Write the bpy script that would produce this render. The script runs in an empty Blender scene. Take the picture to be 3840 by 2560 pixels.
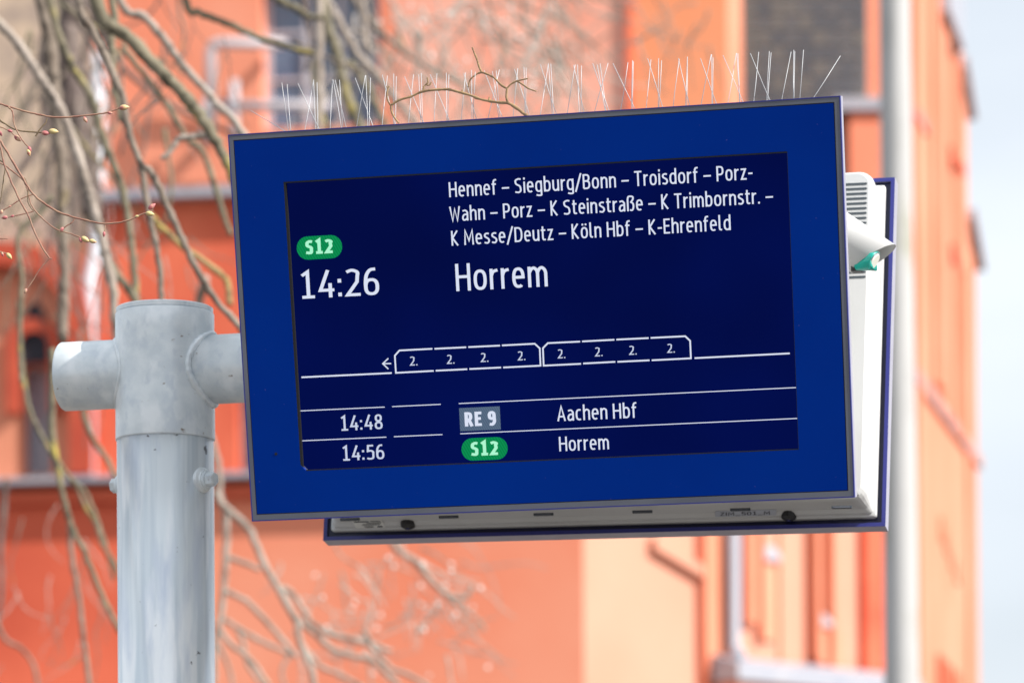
import bpy, bmesh, math, random
from mathutils import Vector, Matrix
SC = bpy.context.scene
COL = SC.collection
random.seed(7)
rad = math.radians

# ------------------------------------------------------------------ camera, sky, sun, exposure
F = 15000.0 / 3840.0                      # focal length in frame widths (140.6 mm on 36 mm)
CX, CY = 1920.0, 3834.27                  # principal point (shift lens, verticals kept upright)
M = Matrix(((0.9999793, -0.0064347, 0.0), (6.95e-05, 0.0107989, 0.9999417), (-0.0064344, -0.999921, 0.0107991)))
CAM = Vector((0, 0, 1.6))
cd = bpy.data.cameras.new('camera'); cam = bpy.data.objects.new('camera', cd); COL.objects.link(cam)
r_, d_, f_ = M.col[0], M.col[1], M.col[2]
cam.matrix_world = Matrix((( r_[0], -d_[0], -f_[0], CAM[0]), (r_[1], -d_[1], -f_[1], CAM[1]), (r_[2], -d_[2], -f_[2], CAM[2]), (0, 0, 0, 1)))
cd.sensor_width = 36; cd.lens = 36 * F
cd.shift_y = (CY - 1280) / 3840
cd.clip_start = 0.1; cd.clip_end = 3000
cd.dof.use_dof = True; cd.dof.focus_distance = 5.45; cd.dof.aperture_fstop = 6.0; cd.dof.aperture_blades = 0
SC.camera = cam

SUN = Vector((0.70, -0.38, 0.60)).normalized()
w = bpy.data.worlds.new('World'); SC.world = w; w.use_nodes = True
nt = w.node_tree; bg = nt.nodes['Background']
sky = nt.nodes.new('ShaderNodeTexSky'); sky.sky_type = 'NISHITA'; sky.sun_disc = False
sky.sun_elevation = math.asin(SUN.z); sky.sun_rotation = math.atan2(SUN.x, SUN.y)
sky.air_density = 1.0; sky.dust_density = 2.5; sky.ozone_density = 1.0
tc = nt.nodes.new('ShaderNodeTexCoord'); mp = nt.nodes.new('ShaderNodeMapping'); mp.inputs['Scale'].default_value = (1.6, 1.6, 5.0)
nz = nt.nodes.new('ShaderNodeTexNoise'); nz.inputs['Scale'].default_value = 1.7; nz.inputs['Detail'].default_value = 5
rp = nt.nodes.new('ShaderNodeValToRGB'); rp.color_ramp.elements[0].position = 0.30; rp.color_ramp.elements[1].position = 0.62
rp.color_ramp.elements[0].color = (0.62, 0.62, 0.62, 1); rp.color_ramp.elements[1].color = (0.97, 0.97, 0.97, 1)
mx = nt.nodes.new('ShaderNodeMixRGB'); mx.inputs[2].default_value = (8.0, 8.6, 9.3, 1)
nt.links.new(tc.outputs['Generated'], mp.inputs[0]); nt.links.new(mp.outputs[0], nz.inputs['Vector'])
nt.links.new(nz.outputs['Fac'], rp.inputs[0]); nt.links.new(rp.outputs[0], mx.inputs[0])
nt.links.new(sky.outputs[0], mx.inputs[1]); nt.links.new(mx.outputs[0], bg.inputs[0])
bg.inputs[1].default_value = 0.062
sl = bpy.data.lights.new('sun', 'SUN'); sl.energy = 3.6; sl.angle = rad(0.53); sl.color = (1.0, 0.95, 0.88)
so = bpy.data.objects.new('sun', sl); COL.objects.link(so); so.rotation_euler = SUN.to_track_quat('Z', 'Y').to_euler()
so.location = (5, -5, 12)
SC.view_settings.view_transform = 'Standard'; SC.view_settings.look = 'None'
SC.view_settings.exposure = 0.95; SC.view_settings.gamma = 1.0; SC.view_settings.use_curve_mapping = False

# ------------------------------------------------------------------ materials
def mat(name, color, rough=0.6, metal=0.0, noise=None, bump=None, spec=0.5, stretch=(1, 1, 1), coat=0.0, obj=True):
    """noise = (scale, colour2, low, high[, detail]); bump = (scale, strength, distance)"""
    m = bpy.data.materials.new(name); m.use_nodes = True; t = m.node_tree; b = t.nodes['Principled BSDF']
    b.inputs['Base Color'].default_value = (*color, 1); b.inputs['Roughness'].default_value = rough
    b.inputs['Metallic'].default_value = metal; b.inputs['Specular IOR Level'].default_value = spec
    b.inputs['Coat Weight'].default_value = coat
    tc = t.nodes.new('ShaderNodeTexCoord'); mp = t.nodes.new('ShaderNodeMapping'); mp.inputs['Scale'].default_value = stretch
    t.links.new(tc.outputs['Object'], mp.inputs[0])
    if noise:
        n = t.nodes.new('ShaderNodeTexNoise'); n.inputs['Scale'].default_value = noise[0]; n.inputs['Detail'].default_value = noise[4] if len(noise) > 4 else 6
        r = t.nodes.new('ShaderNodeValToRGB'); r.color_ramp.elements[0].position = noise[2]; r.color_ramp.elements[1].position = noise[3]
        r.color_ramp.elements[0].color = (*color, 1); r.color_ramp.elements[1].color = (*noise[1], 1)
        t.links.new(mp.outputs[0], n.inputs['Vector']); t.links.new(n.outputs['Fac'], r.inputs[0]); t.links.new(r.outputs[0], b.inputs['Base Color'])
    if bump:
        n = t.nodes.new('ShaderNodeTexNoise'); n.inputs['Scale'].default_value = bump[0]; n.inputs['Detail'].default_value = 5
        u = t.nodes.new('ShaderNodeBump'); u.inputs['Strength'].default_value = bump[1]; u.inputs['Distance'].default_value = bump[2]
        t.links.new(mp.outputs[0], n.inputs['Vector']); t.links.new(n.outputs['Fac'], u.inputs['Height']); t.links.new(u.outputs[0], b.inputs['Normal'])
    return m
def layer(m, scale, color, lo, hi, stretch=(1, 1, 1), kind='noise', offset=(0, 0, 0), detail=5):
    """a further patchy layer over the base colour"""
    t = m.node_tree; b = t.nodes['Principled BSDF']; src = b.inputs['Base Color']
    x = t.nodes.new('ShaderNodeMixRGB'); x.inputs[1].default_value = src.default_value[:]
    if src.links: t.links.new(src.links[0].from_socket, x.inputs[1])
    x.inputs[2].default_value = (*color, 1)
    tc = t.nodes.new('ShaderNodeTexCoord'); mp = t.nodes.new('ShaderNodeMapping'); mp.inputs['Scale'].default_value = stretch; mp.inputs['Location'].default_value = offset
    if kind == 'noise':
        n = t.nodes.new('ShaderNodeTexNoise'); n.inputs['Scale'].default_value = scale; n.inputs['Detail'].default_value = detail; out = n.outputs['Fac']
    else:
        n = t.nodes.new('ShaderNodeTexVoronoi'); n.inputs['Scale'].default_value = scale; out = n.outputs['Color' if kind == 'cell' else 'Distance']
    r = t.nodes.new('ShaderNodeValToRGB'); r.color_ramp.elements[0].position = lo; r.color_ramp.elements[1].position = hi
    t.links.new(tc.outputs['Object'], mp.inputs[0]); t.links.new(mp.outputs[0], n.inputs['Vector'])
    t.links.new(out, r.inputs[0]); t.links.new(r.outputs[0], x.inputs[0]); t.links.new(x.outputs[0], src)
    return m
def emit(name, color, s, moire=0):
    m = bpy.data.materials.new(name); m.use_nodes = True; t = m.node_tree; b = t.nodes['Principled BSDF']
    b.inputs['Base Color'].default_value = (0.0, 0.0, 0.001, 1); b.inputs['Roughness'].default_value = 0.1; b.inputs['Specular IOR Level'].default_value = 0.04
    b.inputs['Emission Color'].default_value = (*color, 1); b.inputs['Emission Strength'].default_value = s
    if moire:
        tc = t.nodes.new('ShaderNodeTexCoord'); mp = t.nodes.new('ShaderNodeMapping'); mp.inputs['Rotation'].default_value = (0, 0.5, 0)
        wv = t.nodes.new('ShaderNodeTexWave'); wv.inputs['Scale'].default_value = moire; wv.inputs['Distortion'].default_value = 1.0
        mr = t.nodes.new('ShaderNodeMapRange'); mr.inputs[3].default_value = 0.82 * s; mr.inputs[4].default_value = 1.15 * s
        t.links.new(tc.outputs['Object'], mp.inputs[0]); t.links.new(mp.outputs[0], wv.inputs[0]); t.links.new(wv.outputs['Fac'], mr.inputs[0]); t.links.new(mr.outputs[0], b.inputs['Emission Strength'])
    return m
MAT = {}
MAT['blue'] = mat('blue_glass_panel', (0.0, 0.024, 0.235), 0.12, noise=(3.0, (0.0, 0.030, 0.27), 0.35, 0.7), spec=0.05)
layer(MAT['blue'], 230, (0.05, 0.06, 0.30), 0.75, 0.78, detail=2)
MAT['black'] = mat('black_gap', (0.004, 0.004, 0.006), 0.6)
MAT['gasket'] = mat('grey_gasket', (0.10, 0.11, 0.145), 0.5, noise=(9, (0.14, 0.15, 0.185), 0.35, 0.7), stretch=(1, 1, 1))
MAT['rim'] = mat('blue_violet_rim', (0.03, 0.035, 0.22), 0.35)
MAT['shell'] = mat('pale_silver_shell', (0.44, 0.42, 0.50), 0.42, 0.5, noise=(30, (0.48, 0.46, 0.54), 0.4, 0.6))
MAT['housing'] = mat('white_housing', (0.57, 0.58, 0.585), 0.4, noise=(6, (0.52, 0.525, 0.525), 0.45, 0.7))
MAT['slot'] = mat('dark_slot', (0.05, 0.065, 0.08), 0.6)
MAT['navy'] = mat('navy_recess', (0.002, 0.004, 0.04), 0.35)
MAT['screen'] = emit('lcd_ground', (0.0, 0.0022, 0.042), 0.75)
t = MAT['screen'].node_tree; b = t.nodes['Principled BSDF']
tc = t.nodes.new('ShaderNodeTexCoord'); n = t.nodes.new('ShaderNodeTexNoise'); n.inputs['Scale'].default_value = 3.5; n.inputs['Detail'].default_value = 2
mr = t.nodes.new('ShaderNodeMapRange'); mr.inputs[1].default_value = 0.3; mr.inputs[2].default_value = 0.7; mr.inputs[3].default_value = 0.6; mr.inputs[4].default_value = 0.98
t.links.new(tc.outputs['Object'], n.inputs['Vector']); t.links.new(n.outputs['Fac'], mr.inputs[0]); t.links.new(mr.outputs[0], b.inputs['Emission Strength'])
MAT['text'] = emit('lcd_white', (0.78, 0.84, 1.0), 0.47)
MAT['text_dim'] = emit('lcd_white_small', (0.72, 0.80, 1.0), 0.42)
MAT['green'] = emit('lcd_green', (0.003, 0.28, 0.085), 0.46, 90)
MAT['mint'] = emit('lcd_mint', (0.45, 1.0, 0.68), 0.48)
MAT['grey'] = emit('lcd_grey', (0.085, 0.13, 0.20), 0.55, 110)
MAT['galv'] = mat('galvanised_steel', (0.69, 0.75, 0.785), 0.36, 0.2, noise=(34, (0.80, 0.85, 0.87), 0.38, 0.62, 8), bump=(110, 0.16, 0.002))
layer(MAT['galv'], 52, (0.65, 0.71, 0.76), 0.53, 0.66, stretch=(1, 1, 0.7), offset=(9, 2, 4), detail=4)
layer(MAT['galv'], 30, (0.88, 0.92, 0.94), 0.50, 0.66, stretch=(1, 1, 0.6), offset=(2, 7, 4), detail=11)
layer(MAT['galv'], 60, (0.26, 0.21, 0.17), 0.69, 0.74, stretch=(1, 1, 2), offset=(5, 2, 1), detail=7)
MAT['tube'] = mat('galvanised_tube', (0.68, 0.75, 0.80), 0.26, 0.3, noise=(44, (0.88, 0.93, 0.95), 0.42, 0.58, 7), stretch=(1, 1, 0.04), bump=(60, 0.25, 0.004))  # vertical streaks, also the next layer: highlights painted in with the zinc mottling
layer(MAT['tube'], 32, (0.96, 0.98, 0.99), 0.50, 0.60, stretch=(1, 1, 0.12), offset=(4, 4, 4), detail=11)
layer(MAT['tube'], 36, (0.70, 0.76, 0.85), 0.50, 0.70, stretch=(1, 1, 0.25), offset=(1, 8, 4), detail=10)
layer(MAT['tube'], 55, (0.17, 0.17, 0.18), 0.69, 0.73, offset=(2, 2, 9), detail=7)
MAT['wire'] = mat('stainless_wire', (0.46, 0.47, 0.49), 0.45, 0.15)
MAT['clear'] = mat('spike_base_plastic', (0.55, 0.56, 0.58), 0.3)
MAT['teal'] = mat('teal_plastic', (0.0, 0.33, 0.27), 0.4)
MAT['lens'] = mat('cream_lens', (0.80, 0.80, 0.74), 0.3)
MAT['chrome'] = mat('chrome', (0.6, 0.6, 0.6), 0.15, 1.0)
MAT['rubber'] = mat('black_plug', (0.02, 0.02, 0.022), 0.5)
MAT['sticker'] = mat('grey_sticker', (0.42, 0.45, 0.52), 0.5)
MAT['sticker_w'] = mat('pale_sticker', (0.70, 0.71, 0.69), 0.5)
MAT['ink'] = mat('black_ink', (0.05, 0.055, 0.07), 0.6)
MAT['paint'] = mat('orange_wall_paint', (0.76, 0.22, 0.12), 0.85, noise=(0.5, (0.80, 0.31, 0.195), 0.32, 0.68), bump=(20, 0.2, 0.01))
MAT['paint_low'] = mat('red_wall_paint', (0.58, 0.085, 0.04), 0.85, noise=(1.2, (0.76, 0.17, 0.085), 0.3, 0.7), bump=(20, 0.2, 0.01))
MAT['paint_r'] = mat('pale_orange_wall_paint', (0.66, 0.225, 0.125), 0.85, noise=(0.6, (0.72, 0.29, 0.18), 0.3, 0.7))
MAT['paint_left'] = mat('deep_orange_paint', (0.56, 0.088, 0.042), 0.85, noise=(0.6, (0.74, 0.145, 0.072), 0.35, 0.68), bump=(20, 0.2, 0.01))  # deeper orange for the lower left wall and the band under the ledge
MAT['pink'] = mat('pink_orange_paint', (0.80, 0.30, 0.20), 0.85, noise=(1.3, (0.84, 0.43, 0.33), 0.35, 0.65), bump=(20, 0.2, 0.01))
MAT['bay'] = mat('bay_orange_paint', (0.82, 0.26, 0.105), 0.85, noise=(1.0, (0.82, 0.32, 0.17), 0.35, 0.7))
MAT['paint_lit'] = mat('sunlit_orange_paint', (0.64, 0.285, 0.195), 0.85, noise=(0.6, (0.66, 0.325, 0.23), 0.35, 0.7))  # paler copy of the orange wall paint: sunlight put into the colour
MAT['tan'] = mat('tan_plaster', (0.60, 0.45, 0.33), 0.9, noise=(3.0, (0.38, 0.29, 0.24), 0.42, 0.62))
MAT['sill'] = mat('zinc_ledge', (0.33, 0.35, 0.42), 0.5, noise=(4, (0.42, 0.42, 0.46), 0.35, 0.7))
MAT['white'] = mat('white_pipe_paint', (0.74, 0.78, 0.85), 0.5)
MAT['zinc'] = mat('zinc_pipe', (0.36, 0.39, 0.45), 0.5)
MAT['frame'] = mat('white_window_paint', (0.50, 0.47, 0.50), 0.5)
MAT['glass'] = mat('dim_window_glass', (0.10, 0.14, 0.22), 0.12, spec=0.8)
MAT['slate'] = mat('slate', (0.125, 0.127, 0.14), 0.75, noise=(2.5, (0.17, 0.165, 0.165), 0.35, 0.7)); MAT['batten'] = mat('pale_batten', (0.36, 0.34, 0.32), 0.8)
MAT['dark'] = mat('dark_interior', (0.02, 0.02, 0.03), 0.8)
MAT['brick'] = mat('red_arch_plaster', (0.45, 0.06, 0.03), 0.85, noise=(3, (0.55, 0.09, 0.04), 0.35, 0.7))
MAT['mast'] = mat('concrete_mast', (0.47, 0.47, 0.47), 0.8, noise=(9, (0.39, 0.39, 0.385), 0.5, 0.75), stretch=(1, 1, 0.25))
layer(MAT['mast'], 4.5, (0.27, 0.27, 0.17), 0.56, 0.74, stretch=(1, 1, 0.35), offset=(1.4, 0, 3.3), detail=8)
MAT['ground'] = mat('gravel_ground', (0.09, 0.07, 0.055), 0.9, noise=(4, (0.12, 0.10, 0.08), 0.35, 0.7))
MAT['platform'] = mat('platform_slabs', (0.12, 0.11, 0.10), 0.85, noise=(6, (0.10, 0.09, 0.085), 0.35, 0.7))
MAT['twig'] = mat('red_brown_twig', (0.23, 0.10, 0.07), 0.6, noise=(60, (0.33, 0.20, 0.13), 0.4, 0.65))
MAT['twig_old'] = mat('olive_twig', (0.11, 0.075, 0.04), 0.7, noise=(60, (0.17, 0.12, 0.06), 0.4, 0.65))
MAT['bud'] = mat('bud_scale', (0.60, 0.48, 0.22), 0.5, noise=(110, (0.45, 0.16, 0.14), 0.5, 0.66))
MAT['bud_red'] = mat('red_bud', (0.42, 0.12, 0.13), 0.5, noise=(110, (0.58, 0.38, 0.24), 0.48, 0.62))
MAT['dead'] = mat('dry_twig', (0.33, 0.22, 0.11), 0.8, noise=(90, (0.20, 0.13, 0.07), 0.4, 0.65), bump=(300, 0.5, 0.001))
def bark(name, c1, c2, lichen, amt):
    m = mat(name, c1, 0.85, noise=(14, c2, 0.3, 0.7), bump=(30, 0.6, 0.01))
    layer(m, 9, tuple(l * .8 + c * .2 for l, c in zip(lichen, c2)), amt - .01, amt + 0.12, offset=(7, 3, 1), detail=7); layer(m, 40, tuple(x * 0.55 for x in c1), 0.55, 0.66); return m
MAT['bark'] = bark('grey_bark', (0.145, 0.112, 0.088), (0.28, 0.23, 0.185), (0.46, 0.36, 0.07), 0.64)
MAT['bark_green'] = bark('green_grey_bark', (0.12, 0.105, 0.068), (0.24, 0.21, 0.145), (0.48, 0.38, 0.06), 0.59)
MAT['bark_pale'] = bark('pale_bark', (0.25, 0.205, 0.17), (0.41, 0.35, 0.305), (0.44, 0.38, 0.16), 0.68)
MAT['bark_light'] = bark('light_bark', (0.44, 0.38, 0.33), (0.56, 0.50, 0.45), (0.50, 0.42, 0.20), 0.70)
MAT['bark_rose'] = bark('rosy_bark', (0.40, 0.24, 0.20), (0.52, 0.36, 0.31), (0.50, 0.42, 0.20), 0.74)
MAT['pale_glint'] = mat('pale_glint', (0.80, 0.74, 0.70), 0.35)
MAT['bark_dark'] = bark('dark_bark', (0.10, 0.07, 0.065), (0.19, 0.15, 0.13), (0.36, 0.29, 0.08), 0.70)

# ------------------------------------------------------------------ helpers
def link(name, me, m, parent=None, kind=None):
    o = bpy.data.objects.new(name, me); COL.objects.link(o)
    if m is not None and not me.materials: me.materials.append(m)
    if parent:
        o.parent = parent
        o.matrix_parent_inverse = ROOTINV.get(parent.name, Matrix())
    if kind: o['kind'] = kind
    return o
ROOTINV = {}      # world-built roots: their children are modelled in world metres
def empty(name, loc, label, cat, group=None, world=True):
    o = bpy.data.objects.new(name, None); COL.objects.link(o); o.location = loc; o.empty_display_size = 0.1
    o['label'] = label; o['category'] = cat
    if group: o['group'] = group
    if world: ROOTINV[o.name] = Matrix.Translation(-Vector(loc))
    return o
def mesh(verts, faces, smooth=False):
    me = bpy.data.meshes.new('m'); me.from_pydata([tuple(v) for v in verts], [], faces); me.update()
    bm = bmesh.new(); bm.from_mesh(me); bmesh.ops.recalc_face_normals(bm, faces=bm.faces); bm.to_mesh(me); bm.free()
    if smooth:
        for p in me.polygons: p.use_smooth = True
    return me
class MB:
    def __init__(s): s.v = []; s.f = []
    def add(s, v, f):
        k = len(s.v); s.v += [Vector(x) for x in v]; s.f += [tuple(i + k for i in q) for q in f]; return s
    def hexa(s, c):   # 8 corners: bottom ring 0-3, top ring 4-7
        return s.add(c, [(0, 1, 2, 3), (7, 6, 5, 4), (0, 4, 5, 1), (1, 5, 6, 2), (2, 6, 7, 3), (3, 7, 4, 0)])
    def box(s, a, b, T=None):
        c = [(a[0], a[1], a[2]), (b[0], a[1], a[2]), (b[0], b[1], a[2]), (a[0], b[1], a[2]), (a[0], a[1], b[2]), (b[0], a[1], b[2]), (b[0], b[1], b[2]), (a[0], b[1], b[2])]
        return s.hexa([T(Vector(q)) for q in c] if T else c)
    def prism(s, poly, fa, fb):   # poly: list of 2-tuples; fa/fb map 2D -> 3D
        n = len(poly)
        return s.add([fa(p) for p in poly] + [fb(p) for p in poly], [tuple(range(n)), tuple(range(2 * n - 1, n - 1, -1))] + [(i, (i + 1) % n, n + (i + 1) % n, n + i) for i in range(n)])
    def tube(s, pts, rads, n=8, cap=True):
        pts = [Vector(p) for p in pts]; rings = []; up = None
        for i, p in enumerate(pts):
            t = (pts[min(i + 1, len(pts) - 1)] - pts[max(i - 1, 0)]).normalized()
            if up is None:
                up = t.orthogonal().normalized()
            up = (up - t * up.dot(t)).normalized(); sd = t.cross(up)
            rr = rads[i] if isinstance(rads, (list, tuple)) else rads
            rings.append([p + (up * math.cos(2 * math.pi * k / n) + sd * math.sin(2 * math.pi * k / n)) * rr for k in range(n)])
        v = [q for r in rings for q in r]; f = []
        for i in range(len(pts) - 1):
            for k in range(n): f.append((i * n + k, i * n + (k + 1) % n, (i + 1) * n + (k + 1) % n, (i + 1) * n + k))
        if cap: f += [tuple(range(n - 1, -1, -1)), tuple((len(pts) - 1) * n + k for k in range(n))]
        return s.add(v, f)
    def mesh(s, smooth=False): return mesh(s.v, s.f, smooth)
def bevel(me, w, seg=2):
    bm = bmesh.new(); bm.from_mesh(me)
    bmesh.ops.bevel(bm, geom=list(bm.edges), offset=w, segments=seg, affect='EDGES', profile=0.6, clamp_overlap=True)
    bm.to_mesh(me); bm.free(); return me
def catmull(pts, sub=5):
    out = []; P = [pts[0]] + list(pts) + [pts[-1]]
    for i in range(1, len(P) - 2):
        p0, p1, p2, p3 = P[i - 1], P[i], P[i + 1], P[i + 2]
        for k in range(sub):
            t = k / sub; out.append(tuple(0.5 * ((2 * b) + (-a + c) * t + (2 * a - 5 * b + 4 * c - d) * t * t + (-a + 3 * b - 3 * c + d) * t ** 3) for a, b, c, d in zip(p0, p1, p2, p3)))
    out.append(tuple(pts[-1])); return out
K = 3840 / 2352
def ray(x, y):            # x, y on a 3840 grid
    return M @ Vector(((x - CX) / 15000, (y - CY) / 15000, 1.0))
def P(u, v, Y):           # u, v on a 2352 grid, Y metres ahead
    r = ray(u * K, v * K); return CAM + r * (Y / r.y)

# ------------------------------------------------------------------ ground
me = mesh([(-900, -300, 0), (900, -300, 0), (900, 1500, 0), (-900, 1500, 0)], [(0, 1, 2, 3)])
link('ground', me, MAT['ground'], kind='structure')
m = MB().box((-3.5, -12, 0.004), (3.2, 11.5, 0.16)); link('platform', m.mesh(), MAT['platform'], kind='structure')

# ------------------------------------------------------------------ building (about 40 m away)
BLD = empty('town_building', (0, 42, 0), 'orange painted historic building with stepped right edge filling the blurred background', 'building')
class Plane:              # vertical wall plane; s along, z up, o out towards the viewer
    def __init__(s, p, d):
        s.p = Vector((p[0], p[1], 0)); s.d = Vector((d[0], d[1], 0)).normalized(); s.n = Vector((s.d.y, -s.d.x, 0))
        if s.n.dot(Vector((0, 0, 0)) - s.p) < 0: s.n = -s.n
    def hit(s, u, v, o=0):
        r = ray(u * K, v * K); t = (s.p + s.n * o - CAM).dot(s.n) / r.dot(s.n); q = CAM + r * t; return ((q - s.p).dot(s.d), q.z)
    def at(s, a, z, o=0): return s.p + s.d * a + s.n * o + Vector((0, 0, z))
    def box(s, mb, a0, a1, z0, z1, o0, o1):
        return mb.hexa([s.at(a0, z0, o0), s.at(a1, z0, o0), s.at(a1, z0, o1), s.at(a0, z0, o1), s.at(a0, z1, o0), s.at(a1, z1, o0), s.at(a1, z1, o1), s.at(a0, z1, o1)])
    def pbox(s, mb, u0, v0, u1, v1, o0, o1):   # by picture corners measured on this plane
        vm = (v0 + v1) / 2; um = (u0 + u1) / 2
        return s.box(mb, s.hit(u0, vm)[0], s.hit(u1, vm)[0], s.hit(um, v1)[1], s.hit(um, v0)[1], o0, o1)
    def wall(s, a0, a1, z0, z1, holes, th):    # one closed mesh with rectangular openings
        S = sorted({a0, a1} | {q for h in holes for q in h[:2] if a0 < q < a1}); Z = sorted({z0, z1} | {q for h in holes for q in h[2:] if z0 < q < z1})
        full = [[not any(h[0] <= (S[i] + S[i + 1]) / 2 <= h[1] and h[2] <= (Z[j] + Z[j + 1]) / 2 <= h[3] for h in holes) for j in range(len(Z) - 1)] for i in range(len(S) - 1)]
        vi = {}; v = []; f = []
        def V(i, j, k):
            if (i, j, k) not in vi: vi[(i, j, k)] = len(v); v.append(s.at(S[i], Z[j], -th if k else 0))
            return vi[(i, j, k)]
        g = lambda i, j: 0 <= i < len(S) - 1 and 0 <= j < len(Z) - 1 and full[i][j]
        for i in range(len(S) - 1):
            for j in range(len(Z) - 1):
                if not full[i][j]: continue
                for k in (0, 1): f.append((V(i, j, k), V(i + 1, j, k), V(i + 1, j + 1, k), V(i, j + 1, k)))
                if not g(i - 1, j): f.append((V(i, j, 0), V(i, j + 1, 0), V(i, j + 1, 1), V(i, j, 1)))
                if not g(i + 1, j): f.append((V(i + 1, j, 0), V(i + 1, j + 1, 0), V(i + 1, j + 1, 1), V(i + 1, j, 1)))
                if not g(i, j - 1): f.append((V(i, j, 0), V(i + 1, j, 0), V(i + 1, j, 1), V(i, j, 1)))
                if not g(i, j + 1): f.append((V(i, j + 1, 0), V(i + 1, j + 1, 0), V(i + 1, j + 1, 1), V(i, j + 1, 1)))
        return mesh(v, f)
PF = Plane((0, 40), (1, -0.15))
def hole(pl, u0, v0, u1, v1):
    return (pl.hit(u0, (v0 + v1) / 2)[0], pl.hit(u1, (v0 + v1) / 2)[0], pl.hit((u0 + u1) / 2, v1)[1], pl.hit((u0 + u1) / 2, v0)[1])
aL = PF.hit(-420, 700)[0]; aR = PF.hit(1670, 200)[0]; aRl = PF.hit(1340, 1400)[0]
zB1 = PF.hit(350, 452)[1]; zB2 = PF.hit(300, 1118)[1]; zOV = PF.hit(1500, 760)[1]
aPipe = PF.hit(214, 600)[0]
H1 = hole(PF, 600, -60, 872, 292)           # big window at the top
H2 = hole(PF, 48, 835, 118, 1092)           # narrow window at the left
H3 = hole(PF, 545, 860, 640, 1080)          # small window seen left of the display
aP1 = PF.hit(905, 200)[0]; aP2 = PF.hit(1445, 200)[0]
link('wall', PF.wall(aPipe, aP1, zB1, 16, [H1], 0.5), MAT['paint'], BLD)
link('wall', PF.wall(aP1 + 0.002, aP2, zB1, 16, [], 0.5), MAT['pink'], BLD)
link('wall', PF.wall(aP2 + 0.002, aR, zB1, 16, [], 0.5), MAT['bay'], BLD)
mb = MB(); PF.box(mb, PF.hit(1440, 200)[0], PF.hit(1452, 200)[0], zB1, 16, 0.003, 0.06); link('pilaster', mb.mesh(), MAT['paint_low'], BLD)
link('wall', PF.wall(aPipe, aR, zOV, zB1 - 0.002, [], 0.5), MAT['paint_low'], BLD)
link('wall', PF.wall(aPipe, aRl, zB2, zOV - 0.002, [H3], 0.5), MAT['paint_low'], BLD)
aM = PF.hit(430, 1400)[0]
link('wall', PF.wall(aM, aRl, 0, zB2 - 0.002, [], 0.5), MAT['paint'], BLD)
link('wall', PF.wall(aL, aM - 0.002, 0, zB2 - 0.002, [], 0.5), MAT['paint_left'], BLD)
# left bay: paler wall with a round-arched window, below a tan gable panel
zT = PF.hit(60, 560)[1]
link('wall', PF.wall(aL, aPipe - 0.002, zB2, zT, [H2], 0.5), MAT['paint_r'], BLD)
link('wall', PF.wall(aL, aPipe - 0.002, zT + 0.002, 16, [], 0.5), MAT['tan'], BLD)
# red arch mouldings
def arch(pl, uc, vc, ru, w, o0, o1, name, m, leg=0):
    c = pl.hit(uc, vc); r = abs(pl.hit(uc + ru, vc)[0] - c[0]); ww = abs(pl.hit(uc + w, vc)[0] - c[0]); mb = MB(); n = 14; zz = pl.hit(uc, vc + leg)[1]
    ang = [math.pi * k / n for k in range(n + 1)]
    pin = [(c[0] + r * math.cos(a), c[1] + r * math.sin(a)) for a in ang]; pout = [(c[0] + (r + ww) * math.cos(a), c[1] + (r + ww) * math.sin(a)) for a in ang]
    if leg: pin = [(pin[0][0], zz)] + pin + [(pin[-1][0], zz)]; pout = [(pout[0][0], zz)] + pout + [(pout[-1][0], zz)]
    v = []; f = []
    for a, b in zip(pin, pout): v += [pl.at(*a, o0), pl.at(*b, o0), pl.at(*b, o1), pl.at(*a, o1)]
    for k in range(len(pin) - 1):
        for q in range(4): f.append((k * 4 + q, k * 4 + (q + 1) % 4, k * 4 + 4 + (q + 1) % 4, k * 4 + 4 + q))
    f += [(0, 1, 2, 3), tuple((len(pin) - 1) * 4 + q for q in range(4))]
    return link(name, mesh(v, f), m, BLD)
arch(PF, 20, 770, 150, 52, 0.003, 0.22, 'arch_moulding', MAT['brick'], 330)
arch(PF, 83, 800, 35, 28, 0.003, 0.12, 'arch_moulding', MAT['brick'], 150)
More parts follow.
